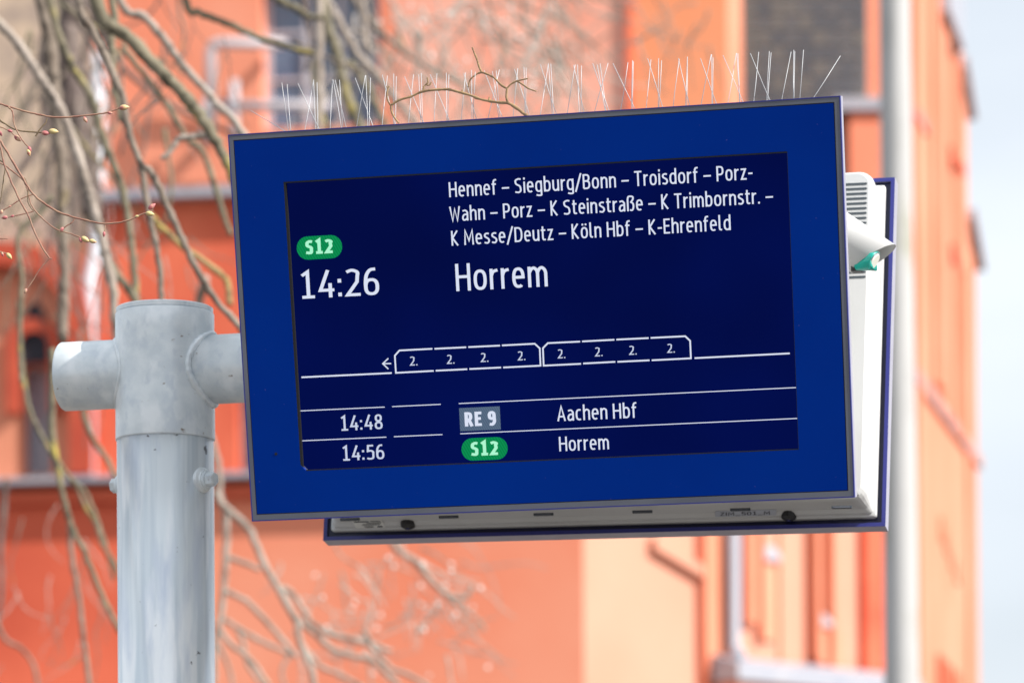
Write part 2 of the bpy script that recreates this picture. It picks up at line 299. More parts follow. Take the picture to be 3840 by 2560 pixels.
# arched head of the small window (dark)
c = PF.hit(83, 835); rr = abs(PF.hit(118, 835)[0] - c[0]); mb = MB(); pl = [(c[0] + rr * math.cos(math.pi * k / 12), c[1] + 0.28 * math.sin(math.pi * k / 12) / 0.45 * 1.0) for k in range(13)]
mb.prism(pl, lambda p: PF.at(p[0], p[1], 0.003), lambda p: PF.at(p[0], p[1], 0.05)); link('window_head', mb.mesh(), MAT['dark'], BLD)
def window(pl, hl, cols, rows, fw=0.06, rec=0.22, glass='glass', name='window'):
    a0, a1, z0, z1 = hl; fr = MB()
    pl.box(fr, a0, a0 + fw, z0, z1, -rec - 0.06, -rec); pl.box(fr, a1 - fw, a1, z0, z1, -rec - 0.06, -rec)
    pl.box(fr, a0 + fw, a1 - fw, z0, z0 + fw, -rec - 0.06, -rec); pl.box(fr, a0 + fw, a1 - fw, z1 - fw, z1, -rec - 0.06, -rec)
    w_ = link(name, fr.mesh(), MAT['frame'], BLD)
    ai, zi = a1 - a0 - 2 * fw, z1 - z0 - 2 * fw
    for i in range(1, cols):
        b = MB(); x = a0 + fw + ai * i / cols; pl.box(b, x - 0.03, x + 0.03, z0 + fw, z1 - fw, -rec - 0.055, -rec + 0.01); link('mullion', b.mesh(), MAT['frame'], w_)
    for i in range(cols):
        for j in range(rows):
            x0 = a0 + fw + ai * i / cols; z_ = z0 + fw + zi * j / rows; b = MB()
            g = 0.03
            pl.box(b, x0 + (g if i else 0), x0 + ai / cols - (g if i < cols - 1 else 0), z_ + (0.02 if j else 0), z_ + zi / rows, -rec - 0.045, -rec - 0.03); link('pane', b.mesh(), MAT[glass], w_)
    for j in range(1, rows):
        b = MB(); z_ = z0 + fw + zi * j / rows; pl.box(b, a0 + fw, a1 - fw, z_ - 0.01, z_ + 0.025, -rec - 0.05, -rec + 0.004); link('glazing_bar', b.mesh(), MAT['frame'], w_)
    b = MB(); pl.box(b, a0, a1, z0, z1, -0.5, -0.46); link('dark_room', b.mesh(), MAT['dark'], BLD)
    return w_
window(PF, H1, 3, 3); window(PF, H2, 2, 1, 0.05, 0.25); window(PF, H3, 1, 2, 0.05)
# white tubular rail in front of the big window
mb = MB(); o = 0.35
def q3(u, v, oo=o): a, z = PF.hit(u, v, oo); return PF.at(a, z, oo)
mb.tube([q3(484, 300), q3(484, 118), q3(490, 104), q3(504, 100), q3(640, 101), q3(650, 101, 0.0)], 0.055, 8)
link('window_rail', mb.mesh(True), MAT['frame'], BLD)
mb = MB(); mb.tube([q3(500, 243), q3(760, 243)], 0.05, 8); link('window_rail', mb.mesh(True), MAT['frame'], BLD)
mb = MB(); mb.tube([q3(538, 185), q3(538, 330)], 0.045, 8); link('window_rail', mb.mesh(True), MAT['frame'], BLD)
mb = MB(); mb.tube([q3(478, 230), q3(478, 320), q3(478, 320, 0)], 0.06, 8); link('window_rail', mb.mesh(True), MAT['frame'], BLD)
# ledges
def ledge(u0, v0, u1, v1, out=0.18, th=None, m='sill', name='ledge', pl=PF):
    a0, z0 = pl.hit(u0, v0); a1, z1 = pl.hit(u1, v0); zt = z0 - pl.hit(u0, v1)[1]; mb = MB()
    mb.prism([(0.002, 0), (0.002, -zt), (out, -zt), (out, -zt * 0.35)], lambda p: pl.at(a0, z0 + p[1], p[0]), lambda p: pl.at(a1, z0 + p[1], p[0]))
    return link(name, mb.mesh(), MAT[m], BLD)
ledge(222, 438, 1300, 468, 0.2)
ledge(-400, 1112, 1340, 1130, 0.26)
ledge(-400, 1131, 1340, 1172, 0.10, m='paint_left', name='ledge_shade_band')  # darker band painted where the ledge above throws its shade
# downpipe at the left with an offset
mb = MB(); mb.tube([q3(227, 120, 0.12), q3(227, 150, 0.12), q3(224, 560, 0.12), q3(206, 640, 0.12), q3(206, 1104, 0.12)], 0.062, 10); link('downpipe', mb.mesh(True), MAT['white'], BLD)
mb = MB(); mb.tube([q3(1460, -200, 0.1), q3(1460, 300, 0.1)], 0.03, 6)
# upper bay return (chamfer), catching the sun
pa = PF.at(aR, 0, 0)
def plan_wall(p0, p1, z0, z1, th, m, name='wall'):
    d = (Vector(p1) - Vector(p0)).normalized(); n = Vector((d.y, -d.x)); n = -n if n.dot(-Vector(p0)) < 0 else n
    mb = MB(); q = [Vector(p0), Vector(p1), Vector(p1) - n * th, Vector(p0) - n * th]
    mb.hexa([(a.x, a.y, z0) for a in q] + [(a.x, a.y, z1) for a in q]); return link(name, mb.mesh(), MAT[m], BLD)
pb = P(1706, 200, pa.y + 1.3)
plan_wall((pa.x + 0.003, pa.y + 0.02), (pb.x, pb.y), zOV, 16, 0.4, 'paint_r')
# recessed upper wall behind with slates
PS = Plane((0, 43.6), (1, 0)) 
link('wall', PS.wall(PS.hit(1500, 200)[0], PS.hit(2096, 200)[0], PS.hit(1900, 900)[1], 16, [], 0.4), MAT['paint'], BLD)
mb = MB(); mb.tube([PS.at(PS.hit(1990, 0)[0], 16, 0.05), PS.at(PS.hit(1990, 0)[0], PS.hit(1990, 250)[1], 0.05)], 0.02, 4)
r0, r1 = PS.hit(1708, 200)[0], PS.hit(1992, 200)[0]; zt, zb = PS.hit(1850, -30)[1], PS.hit(1850, 700)[1]
tw = (r1 - r0) / 9; th_ = tw * 1.12; tiles = []
slab = MB(); PS.box(slab, r0, r1, PS.hit(1850, 268)[1], 16, 0.003, 0.03); base = link('slate_cladding', slab.mesh(), MAT['batten'], BLD)
slab = MB(); PS.box(slab, r0, PS.hit(1945, 350)[0], zb, PS.hit(1850, 268)[1] - 0.002, 0.003, 0.03); base2 = link('slate_cladding', slab.mesh(), MAT['batten'], BLD)
mb = MB(); mb.box((-tw * .44, 0, -th_ * .43), (tw * .44, 0.03, th_ * .43)); tm = mb.mesh(); tm.materials.append(MAT['slate'])
mats2 = [MAT['slate'], mat('brown_slate', (0.175, 0.165, 0.155), 0.75), mat('blue_slate', (0.11, 0.115, 0.13), 0.7)]
tms = [tm, tm.copy(), tm.copy()]
for i in (1, 2): tms[i].materials[0] = mats2[i]
j = 0; z = zt + 0.6
while z > zb:
    for i in range(-1, 10):
        a = r0 + tw * (i + 0.5)
        if a - tw / 2 < r0 - 0.02 or a + tw / 2 > r1 + 0.05: continue
        if z < PS.hit(1850, 268)[1] and a > PS.hit(1940, 350)[0]: continue
        o_ = bpy.data.objects.new('slate', random.choice(tms)); COL.objects.link(o_); o_.parent = base; o_.matrix_parent_inverse = ROOTINV[BLD.name]
        q = PS.at(a, z, 0.065); o_.location = q - BLD.location + BLD.location; o_.rotation_euler = (rad(6 + random.uniform(-1, 1)), rad(random.uniform(-1.2, 1.2)), 0)
        o_.matrix_parent_inverse = Matrix()
        o_.location = q
        tiles.append(o_)
    z -= th_; j += 1
mb = MB(); PS.pbox(mb, 1915, 240, 2040, 270, 0.003, 0.35); link('ledge', mb.mesh(), MAT['sill'], BLD)
mb = MB(); PS.pbox(mb, 1948, 272, 2040, 900, 0.003, 0.28); link('pier', mb.mesh(), MAT['paint'], BLD)
# lower sunlit wall running back to the right
pc = PF.at(aRl, 0, 0)
PR = Plane((pc.x, pc.y), (0.70, 0.71))
aE = PR.hit(2034, 1400)[0]; zLow = PR.hit(1800, 1535)[1]
link('wall', PR.wall(0.003, aE, 0, zOV + 0.4, [], 0.4), MAT['paint_lit'], BLD)
# pier and strips
def strip(u0, u1, v0, v1, out, m, name='pier', cap=None):  # default name also falls to the strips that stand in for shade
    mb = MB(); a0 = PR.hit(u0, (v0 + v1) / 2)[0]; a1 = PR.hit(u1, (v0 + v1) / 2)[0]; z0 = PR.hit((u0 + u1) / 2, v1)[1]; z1 = PR.hit((u0 + u1) / 2, v0)[1]
    PR.box(mb, a0, a1, z0, z1, 0.003, out); o_ = link(name, mb.mesh(), MAT[m], BLD)
    if cap:
        c_ = MB(); h_ = cap; c_.prism([(-0.003, z1 + h_), (out + 0.05, z1), (out + 0.05, z1 - 0.05), (-0.003, z1 - 0.05)][0:4], lambda p: PR.at(a0 - 0.03, p[1] + 0.055, max(p[0], 0.003)), lambda p: PR.at(a1 + 0.03, p[1] + 0.055, max(p[0], 0.003)))
        link('weathered_cap', c_.mesh(), MAT['sill'], BLD)
    return o_
strip(1601, 1613, 1100, 1640, 0.12, 'paint')
strip(1616, 1670, 1100, 1640, 0.09, 'paint_r')
strip(1702, 1724, 1100, 1432, 0.10, 'paint_r', cap=0.12)
strip(1744, 1774, 1290, 1470, 0.05, 'paint', cap=0.12)  # shadow side of a recess, its shade put into the orange
strip(1734, 1743, 1100, 1470, 0.10, 'paint_r')
strip(1786, 1792, 1100, 1560, 0.03, 'paint_r')
strip(1852, 1862, 1100, 1512, 0.16, 'paint_r')
strip(1866, 1884, 1440, 1525, 0.10, 'paint', cap=0.12)
strip(1890, 1898, 1100, 1540, 0.14, 'paint_r')
strip(1902, 1920, 1450, 1560, 0.08, 'paint')
strip(1972, 2034, 1100, 1640, 0.10, 'paint_low')  # face in shade, put in as red paint
# raised sloping strip standing in for a brace's shadow line under the bay
mb = MB(); a0, z0 = PR.hit(1490, 1235); a1, z1 = PR.hit(1600, 1300)
mb.hexa([PR.at(a0, z0 - .12, .003), PR.at(a1, z1 - .12, .003), PR.at(a1, z1 - .12, .1), PR.at(a0, z0 - .12, .1), PR.at(a0, z0, .003), PR.at(a1, z1, .003), PR.at(a1, z1, .1), PR.at(a0, z0, .1)]); link('shadow_line_strip', mb.mesh(), MAT['paint_lit'], BLD)
def qr(u, v, oo): a, z = PR.hit(u, v, oo); return PR.at(a, z, oo)
mb = MB(); mb.tube([qr(1686, 1150, 0.2), qr(1686, 1478, 0.2), qr(1690, 1496, 0.24), qr(1702, 1506, 0.34)], 0.068, 10); link('downpipe', mb.mesh(True), MAT['zinc'], BLD)
a0, z0 = PR.hit(1612, 1500); a1, z1 = PR.hit(2034, 1552)
mb = MB(); z0 = (z0 + z1) / 2; mb.prism([(0.15, z0), (0.15, z0 - .28), (0.5, z0 - .28), (0.5, z0 - .1)], lambda p: PR.at(a0, p[1], p[0]), lambda p: PR.at(a1, p[1], p[0])); link('ledge', mb.mesh(), MAT['sill'], BLD)
mb = MB(); PR.box(mb, a0 + 0.05, a1, 0, z0 - 0.283, 0.15, 0.42); link('plinth', mb.mesh(), MAT['paint_r'], BLD)
# steep wall at the far right, stepped by buttress offsets
p0 = P(2036, 800, 43.62)
PW = Plane((p0.x, p0.y), (0.205, 0.98))
zs1 = P(2230, 235, 45.5).z; zs2 = P(2240, 578, 46)
aw1 = PW.hit(2205, 100)[0]; aw2 = PW.hit(2222, 400)[0]; aw3 = PW.hit(2244, 1000)[0]
zs1 = PW.hit(2215, 232)[1]; zs2 = PW.hit(2232, 575)[1]
link('wall', PW.wall(0, aw1, zs1 + 0.002, 16, [], 0.6), MAT['paint_r'], BLD)
link('wall', PW.wall(0, aw2, zs2 + 0.002, zs1, [], 0.6), MAT['paint_r'], BLD)
link('wall', PW.wall(0, aw3, 0, zs2, [], 0.6), MAT['paint_r'], BLD)
for (aa, ab, zz) in ((aw1, aw2, zs1), (aw2, aw3, zs2)):
    mb = MB(); mb.prism([(aa - 0.1, 0.42), (aa - 0.1, 0.30), (ab + 0.15, -0.14), (ab + 0.15, 0.0)], lambda p: PW.at(p[0], zz + p[1], 0.12), lambda p: PW.at(p[0], zz + p[1], -0.72)); link('weathered_cap', mb.mesh(), MAT['sill'], BLD)
    mb = MB(); mb.prism([(aa, 0.29), (aa, 0), (ab, 0), (ab, 0.0 + 0.01)], lambda p: PW.at(p[0], zz + p[1], -0.01), lambda p: PW.at(p[0], zz + p[1], -0.6)); link('buttress_slope', mb.mesh(), MAT['paint_r'], BLD)
def pstrip(u0, u1, v0, v1, out, m, name='pilaster'):
    mb = MB(); PW.pbox(mb, u0, v0, u1, v1, 0.003, out); return link(name, mb.mesh(), MAT[m], BLD)
pstrip(2100, 2112, -100, 1700, 0.05, 'paint'); pstrip(2138, 2152, -100, 880, 0.06, 'paint'); pstrip(2160, 2172, -100, 960, 0.06, 'paint_r'); pstrip(2190, 2197, -60, 1000, 0.08, 'paint_r'); pstrip(2218, 2226, 640, 1640, 0.05, 'paint_r')
pstrip(2150, 2186, -60, 70, 0.16, 'sill', 'window_panel')
def slant(u0, v0, u1, v1, tv, out, m, name):
    mb = MB(); a0, z0 = PW.hit(u0, v0); a1, z1 = PW.hit(u1, v1); t_ = PW.hit(u0, v0)[1] - PW.hit(u0, v0 + tv)[1]
    mb.hexa([PW.at(a0, z0 - t_, .003), PW.at(a1, z1 - t_, .003), PW.at(a1, z1 - t_, out), PW.at(a0, z0 - t_, out), PW.at(a0, z0, .003), PW.at(a1, z1, .003), PW.at(a1, z1, out), PW.at(a0, z0, out)]); return link(name, mb.mesh(), MAT[m], BLD)
FR = mat('dusky_frieze', (0.40, 0.22, 0.22), 0.85, noise=(6, (0.62, 0.32, 0.26), 0.4, 0.6)); MAT['frieze'] = FR
slant(2098, 845, 2246, 1050, 30, 0.06, 'frieze', 'frieze')
slant(2095, 248, 2118, 290, 22, 0.08, 'frieze', 'ledge_fragment'); slant(2172, 335, 2200, 385, 22, 0.10, 'paint_low', 'ledge_fragment')
slant(2182, 560, 2206, 610, 30, 0.06, 'brick', 'ledge_fragment')
for k_ in range(4): pstrip(2158 + k_ * 12, 2165 + k_ * 12, 1190 + k_ * 32, 1240 + k_ * 32, 0.04, 'paint', 'shadow_step')  # stepped shadows put on the wall as raised orange strips
for k_ in range(4): pstrip(2152 + k_ * 13, 2160 + k_ * 13, 1505 + k_ * 14, 1700, 0.05, 'paint_low', 'pilaster')  # darker upright shadows built as raised red strips, not real pilasters
# hidden back of the building so it stays solid from the side
mb = MB(); mb.box((-6.5, 49.0, 0), (4.4, 56, 16.0)); link('rear_block', mb.mesh(), MAT['paint'], BLD)

# ------------------------------------------------------------------ concrete mast
a = P(2071, 1568, 22); bt = P(2055, 0, 22)
dirm = (bt - a); base_ = a - dirm * ((a.z - 0.0) / dirm.z); top = a + dirm * ((8.5 - a.z) / dirm.z)
MAST = empty('concrete_mast', (base_.x, base_.y, 0), 'pale tapered concrete mast with mossy stains right of the display', 'mast')
mb = MB(); n = 24
mb.tube([base_.lerp(top, k / n) for k in range(n + 1)], [0.108 - 0.026 * k / n for k in range(n + 1)], 20); link('shaft', mb.mesh(True), MAT['mast'], MAST)
mb = MB(); mb.tube([top, top + Vector((0, 0, 0.08))], [0.085, 0.07], 20); link('cap', mb.mesh(True), MAT['sill'], MAST)
mb = MB(); mb.tube([base_ , base_ + Vector((0, 0, 0.3))], [0.2, 0.16], 20); link('foot', mb.mesh(True), MAT['mast'], MAST)

# ------------------------------------------------------------------ trees
def make_branch(parent, name, pts, Y, w0, w1, m, Y1=None, pre=None, n=8, rough=0.10, sub=6):
    """pts on the 2352 grid at distance Y..Y1; w0,w1 widths there"""
    w0, w1 = (w0 * .86, w1 * .82) if name == 'branch' else (w0, w1)
    Y1 = Y1 or Y; L = len(pts); P3 = [P(u, v, Y + (Y1 - Y) * i / (L - 1)) for i, (u, v) in enumerate(pts)]
    P3 = [tuple(p) for p in P3]
    rad_ = [(w0 + (w1 - w0) * i / (L - 1)) * K / 15000 * (Y + (Y1 - Y) * i / (L - 1)) / 2 for i in range(L)]
    if pre:
        for q in pre: P3.insert(0, tuple(q)); rad_.insert(0, rad_[0] * 1.25)
    C4 = catmull([(*p, r) for p, r in zip(P3, rad_)], sub)
    pp = [Vector(c[:3]) for c in C4]; rr = [c[3] for c in C4]
    for i in range(1, len(pp) - 1):
        j = rr[i] * rough * 2.2; pp[i] += Vector((random.uniform(-j, j), random.uniform(-j, j), random.uniform(-j, j))); rr[i] *= random.uniform(1 - rough, 1 + rough * 1.6)
    mb = MB(); mb.tube(pp, rr, n); return link(name, mb.mesh(True), m, parent)
TA = empty('lichened_tree', (-1.9, 9.4, 0), 'bare tree with hanging lichen-spotted branches and budding twigs at the left', 'tree')
mb = MB(); tp = catmull([(-1.9, 9.4, 0), (-1.95, 9.4, 1.2), (-1.86, 9.45, 2.4), (-1.9, 9.5, 3.6), (-1.7, 9.5, 4.8), (-1.2, 9.4, 5.6)], 6); mb.tube(tp, [0.2 - 0.1 * i / (len(tp) - 1) for i in range(len(tp))], 14); link('trunk', mb.mesh(True), MAT['bark'], TA)
def limb(a, b, r0, r1, parent=TA, m='bark', sag=0.1):
    mb = MB(); a = Vector(a); b = Vector(b); ps = [tuple(a.lerp(b, t) + Vector((0, 0, sag * math.sin(math.pi * t)))) for t in (0, .25, .5, .75, 1)]; c_ = catmull(ps, 5)
    mb.tube(c_, [r0 + (r1 - r0) * i / (len(c_) - 1) for i in range(len(c_))], 12); return link('limb', mb.mesh(True), MAT[m], parent)
limb((-1.75, 9.5, 4.6), (0.5, 9.2, 5.2), 0.11, 0.06, sag=0.35); limb((-1.8, 9.45, 4.2), (-0.2, 8.6, 4.7), 0.10, 0.05, sag=0.3); limb((-1.85, 9.45, 4.0), (-0.3, 11.5, 6.4), 0.10, 0.06, sag=0.3)
def top_of(u, Y): p = P(u, 0, Y); return [p + Vector((-0.06, 0.03, 0.35)), p + Vector((-0.12, 0.1, 0.85))]
A = MAT
def half(l, s=0.5): return [(x * s, y * s) for x, y in l]
make_branch(TA, 'branch', half([(440, 0), (600, 180), (760, 350), (870, 470), (960, 590), (1030, 720), (1110, 900), (1200, 1150)]), 8.6, 36, 26, A['bark_green'], pre=top_of(215, 8.6), n=12)
make_branch(TA, 'branch', half([(360, 0), (420, 130), (500, 290), (560, 440), (590, 590), (640, 740), (700, 800), (760, 930), (830, 1080), (900, 1230), (1000, 1390), (1100, 1500), (1180, 1640)]), 8.0, 21, 17, A['bark'], pre=top_of(180, 8.0), n=12)
make_branch(TA, 'branch', half([(-160, -40), (0, 110), (100, 230), (200, 380), (260, 470), (330, 620), (390, 820), (430, 960), (480, 1150), (520, 1350), (540, 1568), (560, 1800)]), 9.2, 24, 26, A['bark_pale'], pre=[P(-160, -180, 9.3)], n=12)
make_branch(TA, 'branch', half([(190, 0), (230, 200), (250, 400), (270, 600), (290, 800), (290, 1000), (300, 1250), (290, 1568)]), 10.5, 38, 30, A['bark'], pre=top_of(95, 10.5), n=12)
make_branch(TA, 'branch', half([(540, -20), (660, 80), (760, 190), (830, 290), (930, 400), (1010, 490), (1080, 560), (1150, 660)]), 9.4, 22, 20, A['bark_pale'], pre=top_of(265, 9.4), n=12)
make_branch(TA, 'branch', half([(850, -10), (920, 60), (1050, 110), (1180, 170), (1330, 220), (1450, 250)]), 9.8, 20, 14, A['bark_green'], pre=top_of(420, 9.8))
make_branch(TA, 'branch', half([(650, 760), (670, 900), (700, 1050), (730, 1200), (740, 1360), (745, 1560)]), 8.2, 18, 15, A['bark'])
make_branch(TA, 'branch', half([(690, 990), (800, 1100), (950, 1210), (1040, 1290), (1055, 1400)]), 9.6, 16, 17, bark('yellow_lichen_bark', (0.26, 0.19, 0.09), (0.38, 0.28, 0.13), (0.42, 0.32, 0.08), 0.56))
make_branch(TA, 'branch', half([(940, 620), (880, 628), (820, 640), (790, 690), (740, 730)]), 8.6, 20, 13, A['bark_pale'])
make_branch(TA, 'branch', half([(240, 60), (330, 300), (420, 450), (460, 600), (520, 760), (570, 900), (600, 1100), (620, 1300), (640, 1500)]), 9.8, 20, 20, A['bark_green'], pre=top_of(100, 9.8))
make_branch(TA, 'branch', half([(520, 20), (510, 150), (520, 300), (530, 420), (560, 560)]), 8.9, 20, 14, A['bark_green'], pre=top_of(262, 8.9))
make_branch(TA, 'branch', half([(560, 210), (650, 330), (720, 420), (790, 520), (860, 640), (930, 700), (1000, 900), (1060, 1080)]), 10.0, 15, 16, A['bark_green'])
make_branch(TA, 'branch', half([(330, 0), (300, 200), (330, 420), (380, 640), (410, 850), (430, 1000)]), 13.5, 60, 55, A['bark_dark'], pre=top_of(165, 13.5))
make_branch(TA, 'branch', half([(240, 900), (180, 980), (100, 1050), (80, 1140), (100, 1280), (90, 1568), (100, 1760)]), 9.5, 14, 12, A['bark_green'])
make_branch(TA, 'branch', half([(730, 460), (650, 520), (600, 580)]), 8.8, 7, 4, A['bark_dark'])
make_branch(TA, 'branch', half([(470, 1160), (520, 1240), (570, 1300), (620, 1380), (640, 1500)]), 9.6, 22, 20, A['bark_green'])
make_branch(TA, 'branch', [(43, 690), (51, 847), (70, 945), (109, 1023), (164, 1101), (195, 1128), (234, 1225), (262, 1330)], 11.0, 13, 10, A['bark_green'])
make_branch(TA, 'branch', [(121, 800), (121, 909), (121, 1003), (137, 1101), (152, 1164), (165, 1210), (196, 1272), (227, 1349), (248, 1396), (275, 1450)], 10.2, 17, 13, A['bark_green'])
make_branch(TA, 'branch', [(187, 880), (190, 945), (211, 1003), (242, 1050), (265, 1093), (300, 1150)], 10.5, 17, 13, A['bark_green'])
make_branch(TA, 'branch', [(160, 1190), (165, 1280), (180, 1360), (187, 1421), (193, 1473), (199, 1525), (206, 1590)], 10.8, 13, 13, A['bark'])
make_branch(TA, 'branch', [(170, 1100), (196, 1164), (218, 1197), (236, 1249), (266, 1298), (300, 1350)], 11, 10, 12, A['bark_green'])
make_branch(TA, 'branch', [(-15, 1400), (0, 1447), (20, 1473), (50, 1489), (77, 1525), (88, 1580)], 13, 10, 9, A['bark'])
make_branch(TA, 'branch', [(15, 1100), (2, 1250), (4, 1340), (-6, 1450)], 14, 16, 10, A['bark_dark'])
def off(l): return [(428.75 + x * .3125, 1163.7 + y * .3125) for x, y in l]
link0 = [(330, 560), (360, 700), (430, 900), (480, 1060)]
for l, w0, w1, Yb in (([(200, -120), (280, 0), (400, 100), (480, 200), (560, 400), (660, 580), (740, 720), (810, 850), (830, 970), (880, 1100), (920, 1200), (940, 1400)], 19, 17, 12.2),
        ([(230, -100), (290, 60), (290, 350), (270, 600), (250, 820), (215, 1010), (200, 1300)], 18, 14, 12.8), ([(300, 370), (420, 410), (540, 460)], 14, 11, 12.8),
        ([(280, 600), (320, 630), (440, 690), (540, 790), (640, 900), (760, 1040), (800, 1100)], 14, 15, 13.0), ([(690, 590), (780, 640), (860, 760), (920, 850), (1050, 930), (1200, 970), (1370, 1010), (1500, 1060)], 15, 13, 13.2),
        ([(800, 810), (950, 940), (1050, 1030), (1200, 1090), (1350, 1120), (1450, 1200), (1560, 1310)], 15, 13, 13.2), ([(270, 820), (300, 840), (450, 930), (600, 1010), (760, 1080)], 14, 12, 13.5),
        ([(220, 850), (300, 980), (420, 1080), (520, 1180), (600, 1310)], 15, 12, 12.5), ([(840, 1000), (900, 1080), (1000, 1180), (1150, 1240), (1300, 1330)], 13, 12, 13.5),
        ([(200, 950), (260, 1060), (310, 1180), (340, 1320)], 11, 9, 13.5), ([(380, 900), (420, 1010), (450, 1150), (560, 1320)], 12, 9, 14), ([(760, 1090), (700, 1190), (720, 1320)], 9, 8, 14)):
    make_branch(TA, 'branch', off(l), Yb, w0, w1, A['bark_pale'])
make_branch(TA, 'branch', [(455, 870), (470, 960), (500, 1060), (505, 1150)], 12.4, 16, 19, A['bark_pale'], pre=[P(440, 800, 12.2), P(470, 640, 11.8)])
# second, farther tree at the upper middle
TB = empty('far_bare_tree', (-4.2, 16, 0), 'paler bare tree behind the display, badly blurred at top centre', 'tree')
mb = MB(); mb.tube(catmull([(-4.2, 16, 0), (-4.1, 16, 2.5), (-4.2, 16, 5.0), (-3.6, 15.5, 7.2)], 6), [0.24 - .006 * i for i in range(19)], 14)
link('trunk', mb.mesh(True), A['bark_pale'], TB)
limb((-3.8, 15.6, 6.6), (1.8, 13.5, 6.6), 0.14, 0.07, parent=TB, m='bark_pale', sag=0.5); limb((-3.7, 15.5, 7.0), (2.2, 17.0, 7.6), 0.12, 0.05, parent=TB, m='bark_pale', sag=0.6)
def tm_(l): return [(367.5 + x * .2344, y * .2344) for x, y in l]
for l, w0, w1, Yb, mm in (([(1560, -200), (1560, 150), (1560, 500), (1570, 800), (1555, 1100), (1550, 1400)], 22, 22, 12, 'bark_pale'), ([(1560, -100), (1650, 300), (1750, 550), (1800, 850), (1900, 1100), (2000, 1300), (2100, 1500)], 30, 26, 12.5, 'bark_green'),
        ([(1050, -100), (1200, 20), (1330, 80), (1450, 160), (1600, 170)], 24, 16, 11, 'bark_green'), ([(1600, -80), (1700, 120), (1850, 380), (1950, 560), (2100, 700), (2250, 900), (2500, 1200), (2700, 1500)], 22, 18, 13, 'bark_pale'),
        ([(1960, -200), (1980, 0), (2000, 260), (2020, 500)], 18, 18, 13, 'bark_pale'), ([(1800, -200), (1900, 0), (2050, 200), (2352, 480), (2700, 700), (3100, 900)], 16, 12, 14, 'bark'), ([(1600, 400), (1500, 700), (1580, 1100), (1700, 1400)], 16, 12, 12.5, 'bark_green'),
        ([(1850, 600), (2000, 800), (2150, 1100), (2300, 1500)], 18, 16, 13, 'bark_green'), ([(1380, -100), (1450, 200), (1480, 420), (1440, 700)], 20, 10, 13, 'bark_dark'), ([(1300, 420), (1500, 480), (1750, 620), (2050, 700)], 10, 7, 12, 'bark')):
    make_branch(TB, 'branch', tm_(l), Yb, w0, w1, A[mm])
def fan(parent, u0, u1, v0, v1, n, Y0, Y1, wa, ang, L, mm, seed):
    random.seed(seed)
    for k in range(n):
        u, v = random.uniform(u0, u1), random.uniform(v0, v1); a = rad(random.uniform(*ang)); l = random.uniform(*L); pts = [(u, v)]
        for s in range(5):
            a += random.uniform(-.45, .45); u += math.cos(a) * l / 5; v += math.sin(a) * l / 5; pts.append((u, v))
        make_branch(parent, 'branch', pts, random.uniform(Y0, Y1), random.uniform(wa * .6, wa), wa * .35, A[random.choice(mm)], n=6, sub=3)
fan(TB, 790, 1300, -60, 170, 95, 13, 19, 9, (15, 140), (120, 330), ['bark_light', 'bark_light', 'bark_pale', 'bark'], 3)
fan(TB, 1250, 1650, -40, 110, 26, 15, 20, 7, (20, 160), (90, 220), ['bark_pale', 'bark'], 5)
fan(TA, 40, 420, -40, 300, 26, 11, 15, 13, (60, 120), (160, 420), ['bark_dark', 'bark', 'bark_green'], 8)
fan(TA, 95, 215, -60, 350, 16, 12, 16, 24, (75, 105), (250, 560), ['bark_dark', 'bark_dark', 'bark'], 14)
fan(TA, -20, 520, -40, 620, 46, 9.5, 14, 5, (40, 130), (120, 330), ['bark', 'bark_dark', 'bark_rose'], 31)
fan(TA, 0, 260, 300, 900, 14, 11, 14, 8, (50, 120), (120, 300), ['bark', 'bark_green'], 9)
fan(TB, 640, 1080, 1230, 1530, 60, 13, 18, 8, (-10, 100), (60, 220), ['bark_light', 'bark_pale', 'bark_rose'], 11)
fan(TA, -20, 260, 1150, 1540, 16, 12, 16, 6, (50, 130), (90, 260), ['bark', 'bark_rose'], 12)
random.seed(6)
for (u, v, Yb) in [(random.uniform(800, 1330), random.uniform(10, 200), random.uniform(13, 17)) for _ in range(26)] + [(random.uniform(700, 1130), random.uniform(1260, 1560), random.uniform(13, 17)) for _ in range(26)] + [(random.uniform(240, 560), random.uniform(700, 900), 12) for _ in range(5)]:
    q = P(u, v, Yb); d = Vector((random.uniform(-1, 1), random.uniform(-1, 1), random.uniform(-1, .3))).normalized(); mb = MB(); mb.tube([q, q + d * .006, q + d * .014, q + d * .02], [.003, .0075, .007, .001], 7); link('bud', mb.mesh(True), MAT['pale_glint'], TB)  # pale blobs added as out-of-focus highlights, no real buds
make_branch(TB, 'branch', [(u, v) for u, v in off([(1150, -80), (1250, 60), (1330, 180)])], 13, 12, 8, A['bark_pale'])
make_branch(TB, 'branch', off([(1350, 20), (1550, 310), (1680, 400), (1780, 520), (1860, 600), (1960, 660), (2060, 650), (2100, 570)]), 14, 18, 13, A['bark_pale'])
make_branch(TB, 'branch', off([(1860, 600), (2000, 730), (2100, 790), (2200, 900)]), 14, 12, 7, A['bark_pale'])
make_branch(TB, 'branch', off([(1690, 930), (1780, 820), (1850, 740)]), 14, 10, 9, A['bark_pale'])
make_branch(TB, 'branch', off([(1300, 900), (1400, 1080), (1500, 1180), (1650, 1240), (1800, 1330)]), 13, 13, 10, A['bark_pale'])

